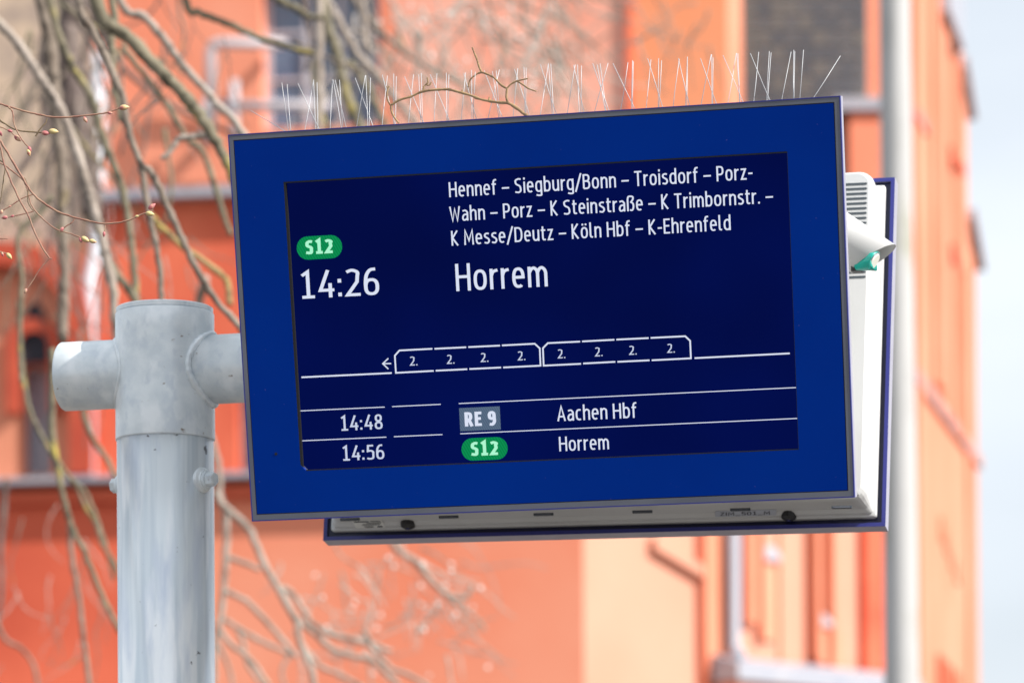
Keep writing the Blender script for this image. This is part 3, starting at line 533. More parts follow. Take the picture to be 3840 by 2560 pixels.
# ------------------------------------------------------------------ near twigs with buds (tree at the left)
def T1(l): return [(x * .7015 / K, y * .7015 / K) for x, y in l]
def bud(parent, p, d, ln, wd, m):
    d = d.normalized(); mb = MB(); pr = [(0, .35), (.12, .75), (.35, 1), (.6, .9), (.82, .5), (1, .06)]
    mb.tube([p + d * ln * t for t, _ in pr], [wd / 2 * r for _, r in pr], 8); link('bud', mb.mesh(True), m, parent)
def twig(pts, Y, w0, w1, m, buds=(), Yend=None):
    pts = T1(pts); o_ = make_branch(TA, 'twig', pts, Y, w0 * 1.2 * .7015 / K, w1 * 1.25 * .7015 / K, m, Y1=Yend or Y, n=6, rough=0.12, sub=7)
    ROOTINV[o_.name] = Matrix()
    for (x, y, dx, dy, ln, red) in buds:
        Yb = Yend or Y; a = P(*T1([(x, y)])[0], Yb); b = P(*T1([(x + dx, y + dy)])[0], Yb)
        bud(o_, a, b - a, ln * 1.15 * .7015 / 15000 * Yb, ln * .7015 * .66 / 15000 * Yb, MAT['bud_red' if red else 'bud'])
    return o_
TW, TO = MAT['twig'], MAT['twig_old']
twig([(-260, 470), (-60, 545), (0, 556), (70, 578), (200, 612), (320, 628), (450, 618), (560, 604), (640, 578)], 5.5, 10, 6, TW, [(638, 578, 10, -1, 48, 0), (575, 604, 10, 0, 24, 1), (447, 626, 6, 10, 32, 1)])
twig([(45, 572), (68, 600), (72, 650), (88, 695), (120, 750), (150, 785)], 5.48, 8, 5, TW, [(152, 783, 5, 12, 30, 1), (148, 797, 3, 10, 36, 0)])
twig([(-200, 540), (-40, 620), (0, 645), (75, 690), (140, 703), (240, 710), (265, 705)], 5.5, 8, 5, TO, [(262, 700, 10, 1, 46, 0), (222, 710, 10, 1, 40, 1)])
twig([(250, 632), (245, 655), (215, 690), (190, 730)], 5.5, 5, 7, TO)
twig([(-160, 600), (-20, 668), (0, 678), (50, 700), (80, 728)], 5.52, 7, 4, TW, [(78, 726, 9, 8, 40, 1), (-8, 700, 4, 6, 30, 1), (40, 697, 8, 2, 26, 1)])
twig([(-240, 560), (-40, 690), (0, 750), (60, 850), (120, 950), (175, 1035), (240, 1090), (330, 1140), (450, 1175), (560, 1196), (680, 1180), (740, 1152), (785, 1138)], 5.46, 11, 6, TW, [(780, 1138, 10, 2, 42, 0), (794, 1118, 9, -7, 42, 1), (722, 1158, 9, -2, 22, 0)])
twig([(560, 1197), (562, 1215), (557, 1240)], 5.46, 5, 4, TW, [(557, 1238, -1, 10, 26, 1)])
twig([(402, 1165), (385, 1190), (360, 1205), (330, 1228)], 5.46, 6, 5, TW, [(338, 1215, -6, 8, 30, 1)])
twig([(-200, 640), (-30, 730), (0, 780), (20, 870), (60, 970), (105, 1070), (150, 1150), (185, 1240), (230, 1330), (268, 1384)], 5.4, 9, 6, TW)
twig([(278, 1384), (258, 1388), (212, 1440), (175, 1500), (140, 1548)], 5.4, 5, 4, TW, [(142, 1542, -4, 10, 26, 1)])
twig([(-160, 800), (0, 870), (60, 910), (120, 960), (145, 1010), (170, 1100), (230, 1170), (300, 1225), (380, 1250), (440, 1275)], 5.6, 7, 5, TW, [(436, 1268, 10, 6, 44, 0), (478, 1284, 10, 3, 36, 0), (425, 1272, 4, 8, 26, 1)])
twig([(180, 1038), (120, 1060), (50, 1105), (8, 1128)], 5.5, 5, 4, TW, [(12, 1122, -3, 8, 24, 1), (60, 1100, -6, 3, 16, 1)])
twig([(180, 1130), (100, 1150), (45, 1162)], 5.65, 5, 4, TW, [(40, 1160, -10, 2, 30, 1), (75, 1152, -8, 3, 20, 1)])
twig([(-120, 1270), (0, 1275), (42, 1277)], 5.5, 5, 4, TW)
twig([(-140, 1310), (0, 1345), (35, 1355)], 5.5, 7, 5, TW, [(36, 1354, 9, 10, 36, 0), (10, 1348, 3, 9, 22, 1)])
twig([(-80, 840), (20, 870), (18, 960), (0, 1090)], 5.55, 6, 4, TO)
twig([(130, 950), (150, 1000), (150, 1080), (180, 1130)], 5.5, 5, 4, TO)
mb = MB(); c_ = catmull([(-1.88, 9.45, 3.3), (-1.6, 8.0, 3.6), (-1.35, 6.6, 3.3), (-1.0, 5.6, 2.9), tuple(P(-110, 235, 5.5))], 6); mb.tube(c_, [0.05 - 0.044 * i / (len(c_) - 1) for i in range(len(c_))], 10); link('branch', mb.mesh(True), MAT['bark'], TA)
mb = MB(); c_ = catmull([(-1.0, 5.6, 2.9), tuple(P(-160, 500, 5.5)), tuple(P(-120, 600, 5.5))], 6); mb.tube(c_, [0.012 - 0.009 * i / (len(c_) - 1) for i in range(len(c_))], 8); link('branch', mb.mesh(True), MAT['bark'], TA)

# ------------------------------------------------------------------ the display unit: local x along, y into depth, z up
T = Vector((0.0431273, 5.4927328, 2.6331737))
AX = Vector((0.97196, -0.235148, 0)).normalized(); IN = Vector((-AX.y, AX.x, 0)); 
if IN.y < 0: IN = -IN
ROT = Matrix((AX, IN, Vector((0, 0, 1)))).transposed().to_4x4()
LW = Matrix.Translation(T) @ ROT
def lroot(name, local, label, cat, group=None):
    o = empty(name, LW @ Vector(local), label, cat, group, world=False); o.rotation_euler = ROT.to_euler()
    ROOTINV[o.name] = Matrix.Translation(-Vector(local)); return o
UP = Vector((0, -0.1911, 0.98157)).normalized(); NI = Vector((0, UP.z, -UP.y))   # front face: up, inward
def FP(x, z, d=0.0): return Vector((x, 0, 0)) + UP * z + NI * d
def face_xy(px, py, d=0.006):    # picture point (3840 grid) -> x, z measured on the front face plane
    r = (ROT.to_3x3().transposed()) @ ray(px, py); c = (ROT.to_3x3().transposed()) @ (CAM - T)
    t = (NI * d - c).dot(NI) / r.dot(NI); q = c + r * t; return q.x, q.dot(UP)
def vpl(px, py, d):              # picture point -> local point on vertical plane y = d
    r = (ROT.to_3x3().transposed()) @ ray(px, py); c = (ROT.to_3x3().transposed()) @ (CAM - T); t = (d - c.y) / r.y; return c + r * t
DISP = lroot('departure_display', (0, 0.25, 0), 'blue train departure display showing Horrem at 14:26, hung on the steel post', 'display')
OL, OR, OT, OB = -0.354 - 0.07587, 0.354 + 0.07457, 0.199 + 0.06848, -0.199 - 0.06744
def ring(x0, x1, z0, z1, w_, d0, d1, m, name, X=None, bev=0.0):
    X = X or FP; wl, wr, wt, wb = w_ if isinstance(w_, tuple) else (w_,) * 4; mb = MB(); v = []
    for d in (d0, d1):
        for (a, b) in ((x0, z0), (x1, z0), (x1, z1), (x0, z1), (x0 + wl, z0 + wb), (x1 - wr, z0 + wb), (x1 - wr, z1 - wt), (x0 + wl, z1 - wt)): v.append(X(a, b, d))
    f = []
    for i in range(4):
        j = (i + 1) % 4; f += [(i, j, 4 + j, 4 + i), (8 + i, 8 + j, 12 + j, 12 + i), (i, j, 8 + j, 8 + i), (4 + i, 4 + j, 12 + j, 12 + i)]
    me = mesh(v, f)
    if bev: bevel(me, bev, 2)
    return link(name, me, m, DISP)
# shell of the front unit: thin coated lip, gasket, glass with opening
ring(OL, OR, OB, OT, 0.0016, -0.0006, 0.006, MAT['rim'], 'front_rim')
ring(OL + .0016, OR - .0016, OB + .0016, OT - .0016, (0.0055, 0.0068, 0.0062, 0.0075), -0.0002, 0.005, MAT['gasket'], 'gasket')
ring(OL + .0071, OR - .0084, OB + .0091, OT - .0078, 0.0012, 0.0008, 0.005, MAT['black'], 'shadow_gap')
# chamfered side shell, right and left and bottom seen
mb = MB(); v = []
for d, ins in ((0.006, 0.0), (0.020, 0.0), (0.028, 0.004)):
    for (a, b) in ((OL + ins, OB + ins), (OR - ins, OB + ins), (OR - ins, OT - ins), (OL + ins, OT - ins)): v.append(FP(a, b, d))
f = [(0, 1, 2, 3), (11, 10, 9, 8)]
for k_ in range(2):
    for i in range(4): j = (i + 1) % 4; f.append((4 * k_ + i, 4 * k_ + j, 4 * k_ + 4 + j, 4 * k_ + 4 + i))
link('front_shell', mesh(v, f), MAT['shell'], DISP)
# blue glass with the chamfered lower-left corner of the opening
gx0, gx1, gz0, gz1 = OL + .0083, OR - .0096, OB + .0103, OT - .009
outer = [(gx0, gz0), (gx1, gz0), (gx1, gz1), (gx0, gz1)]
sx0, sx1, sz0, sz1 = -0.354, 0.354, -0.199, 0.199
v = []; 
for d in (0.0, 0.0056):
    for p in [(gx0, gz0), (gx1, gz0), (gx1, gz1), (gx0, gz1), (sx0, sz0 + .009), (sx0 + .008, sz0), (sx1, sz0), (sx1, sz1), (sx0, sz1)]: v.append(FP(*p, d))
fr = [(0, 5, 4), (0, 1, 6, 5), (1, 2, 7, 6), (2, 3, 8, 7), (3, 0, 4, 8)]
f = fr + [tuple(9 + i for i in reversed(q)) for q in fr]
for i, j in ((0, 1), (1, 2), (2, 3), (3, 0), (4, 5), (5, 6), (6, 7), (7, 8), (8, 4)): f.append((i, j, 9 + j, 9 + i))
link('glass_panel', mesh(v, f), MAT['blue'], DISP)
ring(sx0 - .012, sx1 + .012, sz0 - .012, sz1 + .012, 0.0125, 0.0057, 0.0059, MAT['black'], 'opening_edge')
ring(sx0 + .0001, sx1 - .0001, sz0 + .0001, sz1 - .0001, (0.0034, 0.0006, 0.0018, 0.0012), 0.0004, 0.0056, MAT['black'], 'opening_liner')
SCREEN = MB(); SCREEN.prism([(sx0 + .0015, sz0 + .0095), (sx0 + .009, sz0 + .0012), (sx1 - .0005, sz0 + .0012), (sx1 - .0005, sz1 - .0008), (sx0 + .0015, sz1 - .0008)], lambda p: FP(p[0], p[1], 0.00585), lambda p: FP(p[0], p[1], 0.0060))
SCREEN = link('screen', SCREEN.mesh(), MAT['screen'], DISP); ROOTINV[SCREEN.name] = Matrix()
q = face_xy(1035, 1701, 0); mb = MB(); mb.tube([FP(q[0], q[1], -0.0004), FP(q[0], q[1], 0.001)], 0.0021, 12); link('light_sensor', mb.mesh(), MAT['black'], DISP)

# ---- stroke lettering: cap height 100, x-height 75
def build_glyphs(w):
    h = w / 2; G = {}
    def ell(cx, cy, rx, ry, a0, a1, n=16, e=2.5):
        o = []
        for k in range(n + 1):
            a = rad(a0 + (a1 - a0) * k / n); c, s = math.cos(a), math.sin(a)
            o.append((cx + rx * math.copysign(abs(c) ** (2 / e), c), cy + ry * math.copysign(abs(s) ** (2 / e), s)))
        return o
    C = lambda p: catmull(p, 5)
    X = 75; xh = X - h; T_ = 100 - h
    def O(wd, top=X, bot=0): return ell(wd / 2, (top + bot) / 2, wd / 2 - h, (top - bot) / 2 - h, 0, 360, 28)
    G['H'] = (50, [[(h, 0), (h, 100)], [(50 - h, 0), (50 - h, 100)], [(h, 52), (50 - h, 52)]])
    G['E'] = (39, [[(39, T_), (h, T_), (h, h), (39, h)], [(h, 52), (35, 52)]])
    G['K'] = (46, [[(h, 0), (h, 100)], [(44 - h, 100), (h + 3, 51), (46 - h, 0)]])
    G['M'] = (62, [[(h, 0), (h + 3, 99), (31, 28), (59 - h, 99), (62 - h, 0)]])
    G['W'] = (68, [[(h - 1, 100), (19, 2), (34, 84), (49, 2), (69 - h, 100)]])
    G['A'] = (52, [[(h - 1, 0), (26, 98), (53 - h, 0)], [(12, 30), (40, 30)]])
    G['T'] = (46, [[(0, T_), (46, T_)], [(23, T_), (23, 0)]])
    G['Z'] = (44, [[(2, T_), (42 - h, T_), (h + 1, h), (44, h)]])
    G['I'] = (w, [[(h, 0), (h, 100)]])
    G['P'] = (44, [[(h, 0), (h, T_), (22, T_)] + ell(20, (T_ + 44) / 2, 24 - h, (T_ - 44) / 2, 90, -90, 12) + [(h, 44)]])
    G['B'] = (46, [[(h, h), (h, T_), (22, T_)] + ell(20, (T_ + 54) / 2, 23 - h, (T_ - 54) / 2, 90, -90, 10) + [(h, 54)], [(20, 54)] + ell(21, (54 + h) / 2, 25 - h, (54 - h) / 2, 90, -90, 10) + [(h, h)]])
    G['R'] = (46, [[(h, 0), (h, T_), (22, T_)] + ell(20, (T_ + 46) / 2, 24 - h, (T_ - 46) / 2, 90, -90, 12) + [(h, 46)], [(24, 46), (46 - h * .6, 0)]])
    G['D'] = (50, [[(h, h), (h, T_), (22, T_)] + ell(20, 50, 30 - h, 50 - h, 90, -90, 16) + [(h, h)]])
    G['S'] = (45, [C([(40, T_ - 3), (25, T_), (h + 3, T_ - 8), (h + 1, 74), (12, 60), (32, 47), (43 - h, 30), (42 - h, 14), (24, h), (3, h + 4)])])
    G['a'] = (40, [C([(5, X - h - 4), (20, xh), (33 - h, xh - 4), (40 - h, 55)]) + [(40 - h, 0)], [(40 - h, 43)] + C([(30, 43), (14, 40), (h, 24), (9, h + 1), (22, h + 1), (40 - h, 17)])])
    G['c'] = (35, [ell(22, X / 2, 22 - h, X / 2 - h, 62, 298, 20)])
    G['e'] = (42, [[(h, 39), (42 - h, 39)] + ell(21, X / 2, 21 - h, X / 2 - h, 3, 180, 12) + ell(21, X / 2, 21 - h, X / 2 - h, 180, 305, 10)[1:]])
    G['o'] = (44, [O(44)])
    G['\u00f6'] = (44, [O(44), [(12, 86), (12, 98)], [(32, 86), (32, 98)]])
    G['n'] = (42, [[(h, 0), (h, X)], C([(h, 52), (13, 65), (24, xh), (35, 62), (42 - h, 50)]) + [(42 - h, 0)]])
    G['h'] = (42, [[(h, 0), (h, 104)], C([(h, 52), (13, 65), (24, xh), (35, 62), (42 - h, 50)]) + [(42 - h, 0)]])
    G['m'] = (66, [[(h, 0), (h, X)], C([(h, 52), (12, 65), (21, xh), (30, 62), (33, 50)]) + [(33, 0)], C([(33, 52), (39, 65), (48, xh), (57, 62), (66 - h, 50)]) + [(66 - h, 0)]])
    G['r'] = (27, [[(h, 0), (h, X)], C([(h, 48), (12, 64), (27, xh)])])
    G['u'] = (42, [[(42 - h, 0), (42 - h, X)], C([(42 - h, 23), (30, 10), (18, h), (9, 12), (h, 25)]) + [(h, X)]])
    G['i'] = (w, [[(h, 0), (h, X)], [(h, 88), (h, 102)]])
    G['l'] = (20, [[(h, 104), (h, 20)] + C([(h, 20), (h + 3, h + 3), (20, h)])])
    G['t'] = (29, [[(11, 95), (11, 20)] + C([(11, 20), (15, h + 2), (29, h + 1)]), [(0, xh), (28, xh)]])
    G['f'] = (29, [[(11, 0), (11, 82)] + C([(11, 82), (16, 101 - h), (30, 104 - h)]), [(0, xh), (27, xh)]])
    G['s'] = (36, [C([(32, X - h - 3), (20, xh), (8, 64), (7, 50), (18, 41), (29, 32), (32, 18), (22, h), (3, h + 4)])])
    G['z'] = (37, [[(2, xh), (35 - h, xh), (h + 1, h), (37, h)]])
    G['d'] = (43, [[(43 - h, 0), (43 - h, 104)], [(43 - h, 52)] + ell(23, X / 2, 23 - h, X / 2 - h, 60, 300, 20) + [(43 - h, 20)]])
    G['b'] = (43, [[(h, 0), (h, 104)], [(h, 52)] + ell(20, X / 2, 23 - h, X / 2 - h, 120, -120, 20) + [(h, 20)]])
    G['g'] = (43, [[(43 - h, X), (43 - h, -8)] + C([(43 - h, -8), (36, -21), (20, -22), (6, -18)]), [(43 - h, 52)] + ell(23, X / 2, 23 - h, X / 2 - h, 60, 300, 20) + [(43 - h, 20)]])
    G['\u00df'] = (46, [[(h, 0), (h, 78)] + C([(h, 78), (10, 96), (24, 104 - h), (38, 94), (38, 78), (30, 66)]) + [(26, 60)] + C([(26, 60), (38, 50), (46 - h, 30), (42 - h, 12), (30, h), (18, h + 3)])])
    G['1'] = (41, [[(4, 84), (21, 97), (21, 0)], [(2, h), (40, h)]])
    G['2'] = (43, [C([(4, T_ - 6), (20, T_), (36, T_ - 8), (41 - h, 72), (34, 52)]) + [(h - 1, h), (43, h)]])
    G['4'] = (47, [[(30, 100), (h, 27), (47, 27)], [(35, 52), (35, 0)]])
    G['5'] = (43, [[(39, T_), (10, T_), (8, 57)] + C([(8, 57), (24, 60), (37, 52), (43 - h, 32), (36, 12), (20, h), (3, h + 4)])])
    G['6'] = (45, [C([(36, T_), (20, 92), (9, 74), (h, 48), (h, 32)]) + ell(22.5, 31, 22.5 - h, 31 - h, 180, 540, 26)])
    G['9'] = (45, [C([(9, h), (25, 8), (36, 26), (45 - h, 52), (45 - h, 68)]) + ell(22.5, 69, 22.5 - h, 31 - h, 0, 360, 26)])
    G['8'] = (45, [ell(22.5, 26, 22.5 - h, 26 - h, 0, 360, 24), ell(22.5, 75, 20 - h, 25 - h, 0, 360, 24)])
    G['0'] = (45, [O(45, 100, 0)])
    G[':'] = (w + 2, [[(h, 2), (h, 2 + w + 3)], [(h, 52), (h, 55 + w)]])
    G['.'] = (w + 1, [[(h, 0), (h, w + 2)]])
    G['-'] = (26, [[(0, 40), (26, 40)]]); G['_'] = (46, [[(0, -6), (46, -6)]])
    G['\u2013'] = (46, [[(0, 40), (46, 40)]]); G['/'] = (36, [[(0, -14), (36, 108)]]); G[' '] = (20, [])
    return G
GL = {w: build_glyphs(w) for w in (10.6, 11.5, 13, 19)}
def stroke_poly(pts, h):
    p = []
    for q in pts:
        q = Vector(q[:2])
        if not p or (q - p[-1]).length > 0.4: p.append(q)
    closed = len(p) > 3 and (p[0] - p[-1]).length < 1.0
    if closed: p = p[:-1]
    n = len(p); L = []; R = []
    for i in range(n):
        a = p[i - 1] if (i or closed) else None; b = p[(i + 1) % n] if (i < n - 1 or closed) else None
        d0 = (p[i] - a).normalized() if a is not None else None; d1 = (b - p[i]).normalized() if b is not None else None
        d0 = d0 or d1; d1 = d1 or d0
        n0 = Vector((-d0.y, d0.x)); n1 = Vector((-d1.y, d1.x)); m = n0 + n1
        m = m.normalized() if m.length > 1e-3 else n0
        k = h / max(m.dot(n0), 0.42); L.append(p[i] + m * k); R.append(p[i] - m * k)
    return L, R, closed
def write(text, w, pl, pr, cap, m, sx=None, gap=11, name='lettering', d=0.0056, X=FP, parent=None):
    """pl: left end of the baseline, pr: x of right end (None: natural width); cap: letter height in metres"""
    G = GL[w]; x = 0; S = []
    for c in text:
        g = G[c]; 
        for s in g[1]: S.append([(q[0] + x, q[1]) for q in s])
        x += g[0] + (gap if c != ' ' else 4)
    tot = x - gap; s = cap / 100; kx = ((pr - pl[0]) / tot) if pr is not None else s
    v = []; f = []
    for n_, st in enumerate(S):
        L, R, cl = stroke_poly(st, w / 2); b = len(v); dd = d - 0.00002 * (n_ % 6)
        for a, c in zip(L, R): v += [X(pl[0] + a.x * kx, pl[1] + a.y * s, dd), X(pl[0] + c.x * kx, pl[1] + c.y * s, dd)]
        n = len(L)
        for i in range(n - 1 + (1 if cl else 0)): j = (i + 1) % n; f.append((b + 2 * i, b + 2 * j, b + 2 * j + 1, b + 2 * i + 1))
    me = bpy.data.meshes.new('m'); me.from_pydata([tuple(q) for q in v], [], f); me.update()
    return link(name, me, m, parent or SCREEN)
def W2(text, bl, xr, tl, w=11.5, m='text', gap=11):
    a = face_xy(*bl); b = face_xy(*xr); c = face_xy(*tl); return write(text, w, (a[0], a[1]), b[0], c[1] - a[1], MAT[m], gap=gap)
W2('Hennef \u2013 Siegburg/Bonn \u2013 Troisdorf \u2013 Porz-', (1685, 740), (2823, 676), (1684, 684), 10.6)
W2('Wahn \u2013 Porz \u2013 K Steinstra\u00dfe \u2013 K Trimbornstr. \u2013', (1687.5, 830.8), (2900, 764), (1686, 775.5), 10.6)
W2('K Messe/Deutz \u2013 K\u00f6ln Hbf \u2013 K-Ehrenfeld', (1694, 921.5), (2741, 863), (1692, 866), 10.6)
W2('Horrem', (1711.7, 1091.8), (2055, 1075), (1705.6, 989.8), 10.6)
W2('14:26', (1132, 1120.5), (1424, 1107), (1132, 1018), 10.6)
W2('14:48', (1280, 1614.6), (1436, 1608), (1278, 1559), 11.5, 'text_dim')
W2('14:56', (1286.4, 1726.8), (1442.5, 1721), (1284, 1671.5), 11.5, 'text_dim')
W2('Aachen Hbf', (2090.7, 1578.8), (2388, 1565), (2089, 1522.5), 10.6)
W2('Horrem', (2098, 1691.3), (2284.5, 1683), (2096, 1637), 10.6)
def rect(a, b, th, m='text', name='line', d=0.0055):   # thick line between two picture points
    p = Vector(face_xy(*a)); q = Vector(face_xy(*b)); n = (q - p).normalized(); n = Vector((-n.y, n.x)) * th / 2
    me = bpy.data.meshes.new('m'); me.from_pydata([tuple(FP(*c, d)) for c in (p - n, q - n, q + n, p + n)], [], [(0, 1, 2, 3)]); return link(name, me, MAT[m], SCREEN)
MMP = 0.708 / 1893.0
def badge(c, wpx, hpx, m, rnd, ang=-0.052, d=0.0057):
    cx, cz = face_xy(*c); w_, h_ = wpx * MMP / 2 * 1.03, hpx * MMP / 2 * 1.0; r = h_ if rnd else 0.0; pts = []
    if rnd:
        for k in range(13): a = rad(-90 + 15 * k); pts.append((cx + w_ - r + r * math.cos(a), cz + r * math.sin(a)))
        for k in range(13): a = rad(90 + 15 * k); pts.append((cx - w_ + r + r * math.cos(a), cz + r * math.sin(a)))
    else: pts = [(cx - w_, cz - h_), (cx + w_, cz - h_), (cx + w_, cz + h_), (cx - w_, cz + h_)]
    me = bpy.data.meshes.new('m'); me.from_pydata([tuple(FP(*p, d)) for p in pts], [], [tuple(range(len(pts)))]); return link('line_badge', me, MAT[m], SCREEN)
badge((1198, 927.6), 171, 85, 'green', True); badge((1817.2, 1682), 172, 83, 'green', True); badge((1800, 1569.5), 151, 85, 'grey', False)
W2('S12', (1147, 954.5), (1248.5, 949), (1145, 901.5), 19, 'mint', gap=13)
W2('S12', (1767, 1709), (1868, 1704), (1765, 1656.5), 19, 'mint', gap=13)
W2('RE 9', (1744, 1598.5), (1861, 1593), (1742, 1545), 19, 'text')
for a, b in (((1122.8, 1540), (1443, 1525.5)), ((1471, 1523.8), (1653, 1515.3)), ((1720.8, 1512.4), (2985.4, 1452.5)), ((1129, 1652), (1449, 1638)), ((1477.5, 1636.4), (1659.4, 1628.4)), ((1726.5, 1625.4), (2990, 1568))): rect(a, b, 3.2 * MMP, 'text')
def c4(x, y): return (1000 + x * .5739, 1200 + y * .5739)
def c5(x, y): return (2000 + x * .5739, 1200 + y * .5739)
TK = 5.9 * MMP
def poly(pts, th=TK, name='carriage_outline'):
    q = [Vector(face_xy(*p)) for p in pts]; L, R, cl = stroke_poly([(a * 1e5) for a in q], th / 2 * 1e5); v = []; f = []
    for a, b in zip(L, R): v += [FP(a.x / 1e5, a.y / 1e5, 0.0055), FP(b.x / 1e5, b.y / 1e5, 0.0055)]
    for i in range(len(L) - 1): f.append((2 * i, 2 * i + 2, 2 * i + 3, 2 * i + 1))
    me = bpy.data.meshes.new('m'); me.from_pydata([tuple(x) for x in v], [], f); return link(name, me, MAT['text'], SCREEN)
poly([c4(228, 373), c4(818, 345)], name='line'); poly([c5(1054, 248), c5(1676, 217)], name='line')
poly([c4(1092, 331), c4(845, 344), c4(838, 232), c4(868, 198), c4(1083, 187)])
for f_a, l in ((c4, [((1097, 187), (1304, 177)), ((1105, 330), (1311, 320)), ((1318, 176), (1525, 166)), ((1325, 319), (1532, 309))]), (c5, [((319, 139), (530, 128)), ((326, 283), (536, 272)), ((543, 127), (754, 117)), ((550, 272), (760, 262))])):
    for a, b in l: poly([f_a(*a), f_a(*b)])
poly([c4(1538, 165), c4(1752, 154), c4(1785, 184), c4(1790, 297), c4(1546, 309)])
poly([c5(306, 140), c5(95, 150), c5(63, 183), c5(68, 297), c5(312, 285)])
poly([c5(767, 116), c5(993, 105), c5(1025, 135), c5(1030, 249), c5(774, 262)])
poly([c4(796, 249), c4(759, 284), c4(796, 319)], 4.6 * MMP, 'arrow'); poly([c4(762, 284), c4(814, 283)], 4.6 * MMP, 'arrow')
for f_a, x, y in ((c4, 938, 297), (c4, 1180, 286), (c4, 1401, 274), (c4, 1643, 263), (c4, 1904, 250), (c5, 405, 237), (c5, 628, 227), (c5, 877, 214)):
    W2('2.', f_a(x, y), f_a(x + 49, y - 2), f_a(x - 1, y - 59), 11.5, 'text_dim')

# ---- rear unit (slightly rolled) and housing between
RT, RR = 0.146, -0.013; RC = Vector((-0.0165, 0.512, 0.0245))
up0 = Vector((0, math.sin(RT), math.cos(RT))); RA = Vector((math.cos(RR), 0, 0)) + up0 * math.sin(RR); RU = up0 * math.cos(RR) - Vector((1, 0, 0)) * math.sin(RR); RN = Vector((0, math.cos(RT), -math.sin(RT)))
def RP(x, z, d=0.0): return RC + RA * x + RU * z + RN * d
hw, hh = 0.42922, 0.26696
# tray: outer shell, blue rim, dark recess
v = []
for d, ins in ((0.0015, 0.0), (0.030, 0.0), (0.037, 0.003)):
    for (a, b) in ((-hw, -hh), (hw, -hh), (hw, hh), (-hw, hh)): v.append(RP(a - math.copysign(ins, a), b - math.copysign(ins, b), d))
v += [RP(a, b, 0.0015) for a, b in ((-hw + .005, -hh + .005), (hw - .005, -hh + .005), (hw - .005, hh - .005), (-hw + .005, hh - .005))]
v += [RP(a, b, 0.024) for a, b in ((-hw + .005, -hh + .005), (hw - .005, -hh + .005), (hw - .005, hh - .005), (-hw + .005, hh - .005))]
f = [(8, 9, 10, 11), (16, 17, 18, 19)]
for i in range(4):
    j = (i + 1) % 4; f += [(i, j, 4 + j, 4 + i), (4 + i, 4 + j, 8 + j, 8 + i), (i, j, 12 + j, 12 + i), (12 + i, 12 + j, 16 + j, 16 + i)]
link('rear_shell', mesh(v, f), MAT['shell'], DISP)
ring(-hw, hw, -hh, hh, 0.0058, 0.0, 0.0014, MAT['rim'], 'rear_rim', X=RP)
ring(-hw + .0052, hw - .0052, -hh + .0052, hh - .0052, 0.016, 0.006, 0.0235, MAT['navy'], 'rear_recess', X=RP)
# rounded cover of the rear unit, facing the viewer, built from rounded rectangles
def rrect(x0, x1, z0, z1, r, n=5):
    o = []
    for (cx, cz, a0) in ((x1 - r, z1 - r, 0), (x0 + r, z1 - r, 90), (x0 + r, z0 + r, 180), (x1 - r, z0 + r, 270)):
        for k in range(n + 1): a = rad(a0 + 90 * k / n); o.append((cx + r * math.cos(a), cz + r * math.sin(a)))
    return o
def loft(rings, X, cap=True):     # rings: (inset left, right, bottom, top, radius, depth)
    v = []; f = []; n = 24
    for (l, r_, b_, t_, rd, d) in rings: v += [X(p[0], p[1], d) for p in rrect(-hw + l, hw - r_, -hh + b_, hh - t_, rd)]
    for k in range(len(rings) - 1):
        for i in range(n): j = (i + 1) % n; f.append((k * n + i, k * n + j, (k + 1) * n + j, (k + 1) * n + i))
    f.append(tuple((len(rings) - 1) * n + i for i in range(n))); return mesh(v, f)
me = loft([(.013, .013, .013, .013, .004, .02), (.013, .013, .013, .013, .004, -.0035), (.0145, .0145, .0145, .0145, .004, -.005), (.0175, .0175, .0165, .0165, .006, -.0055), (.0175, .0175, .0170, .0165, .006, -.012),
           (.0200, .0200, .0215, .0185, .010, -.018), (.0215, .0215, .0240, .0150, .016, -.034), (.0225, .0225, .0250, .0110, .018, -.048), (.0245, .0245, .0265, .0105, .019, -.0545), (.0290, .0290, .0300, .0140, .019, -.0575)], RP)
link('rear_cover', me, MAT['housing'], DISP)
# lower facet of the rear cover
mb = MB(); xe = hw - .031; zb0 = -hh + .0315
mb.hexa([RP(-xe, zb0, -.0577), RP(xe, zb0, -.0577), RP(xe, zb0, -.050), RP(-xe, zb0, -.050), RP(-xe + .075, zb0 + .12, -.086), RP(xe - .075, zb0 + .12, -.086), RP(xe - .075, zb0 + .12, -.050), RP(-xe + .075, zb0 + .12, -.050)])
link('lower_cover', mb.mesh(), MAT['housing'], DISP)
# cover behind the front unit; unseen clamp block, enlarged to shade the post
me = mesh([FP(a, b, d) for d, k in ((.0285, 0), (.06, .006), (.068, .014)) for a, b in ((OL + .03 + k, OB + .045 + k), (OR - .03 - k, OB + .045 + k), (OR - .03 - k, OT - .03 - k), (OL + .03 + k, OT - .03 - k))],
          [(0, 1, 2, 3), (11, 10, 9, 8)] + [(4 * k + i, 4 * k + (i + 1) % 4, 4 * k + 4 + (i + 1) % 4, 4 * k + 4 + i) for k in (0, 1) for i in range(4)])
link('front_cover', me, MAT['housing'], DISP)
mb = MB(); mb.hexa([Vector(q) for q in ((-.405, .125, -.20), (.33, .125, -.20), (.33, .41, -.20), (-.405, .41, -.20), (-.405, .05, .285), (.33, .05, .285), (.33, .475, .285), (-.405, .475, .285))]); link('mount_shade_block', bevel(mb.mesh(), .006), MAT['housing'], DISP)
def hitp(px, py, q0, nn):
    Rt = ROT.to_3x3().transposed(); r = Rt @ ray(px, py); c = Rt @ (CAM - T); t = (q0 - c).dot(nn) / r.dot(nn); return c + r * t
def rl(p): q = p - RC; return (q.dot(RA), q.dot(RU), q.dot(RN))
def c6(x, y): return (3100 + x * .31898, 600 + y * .31898)
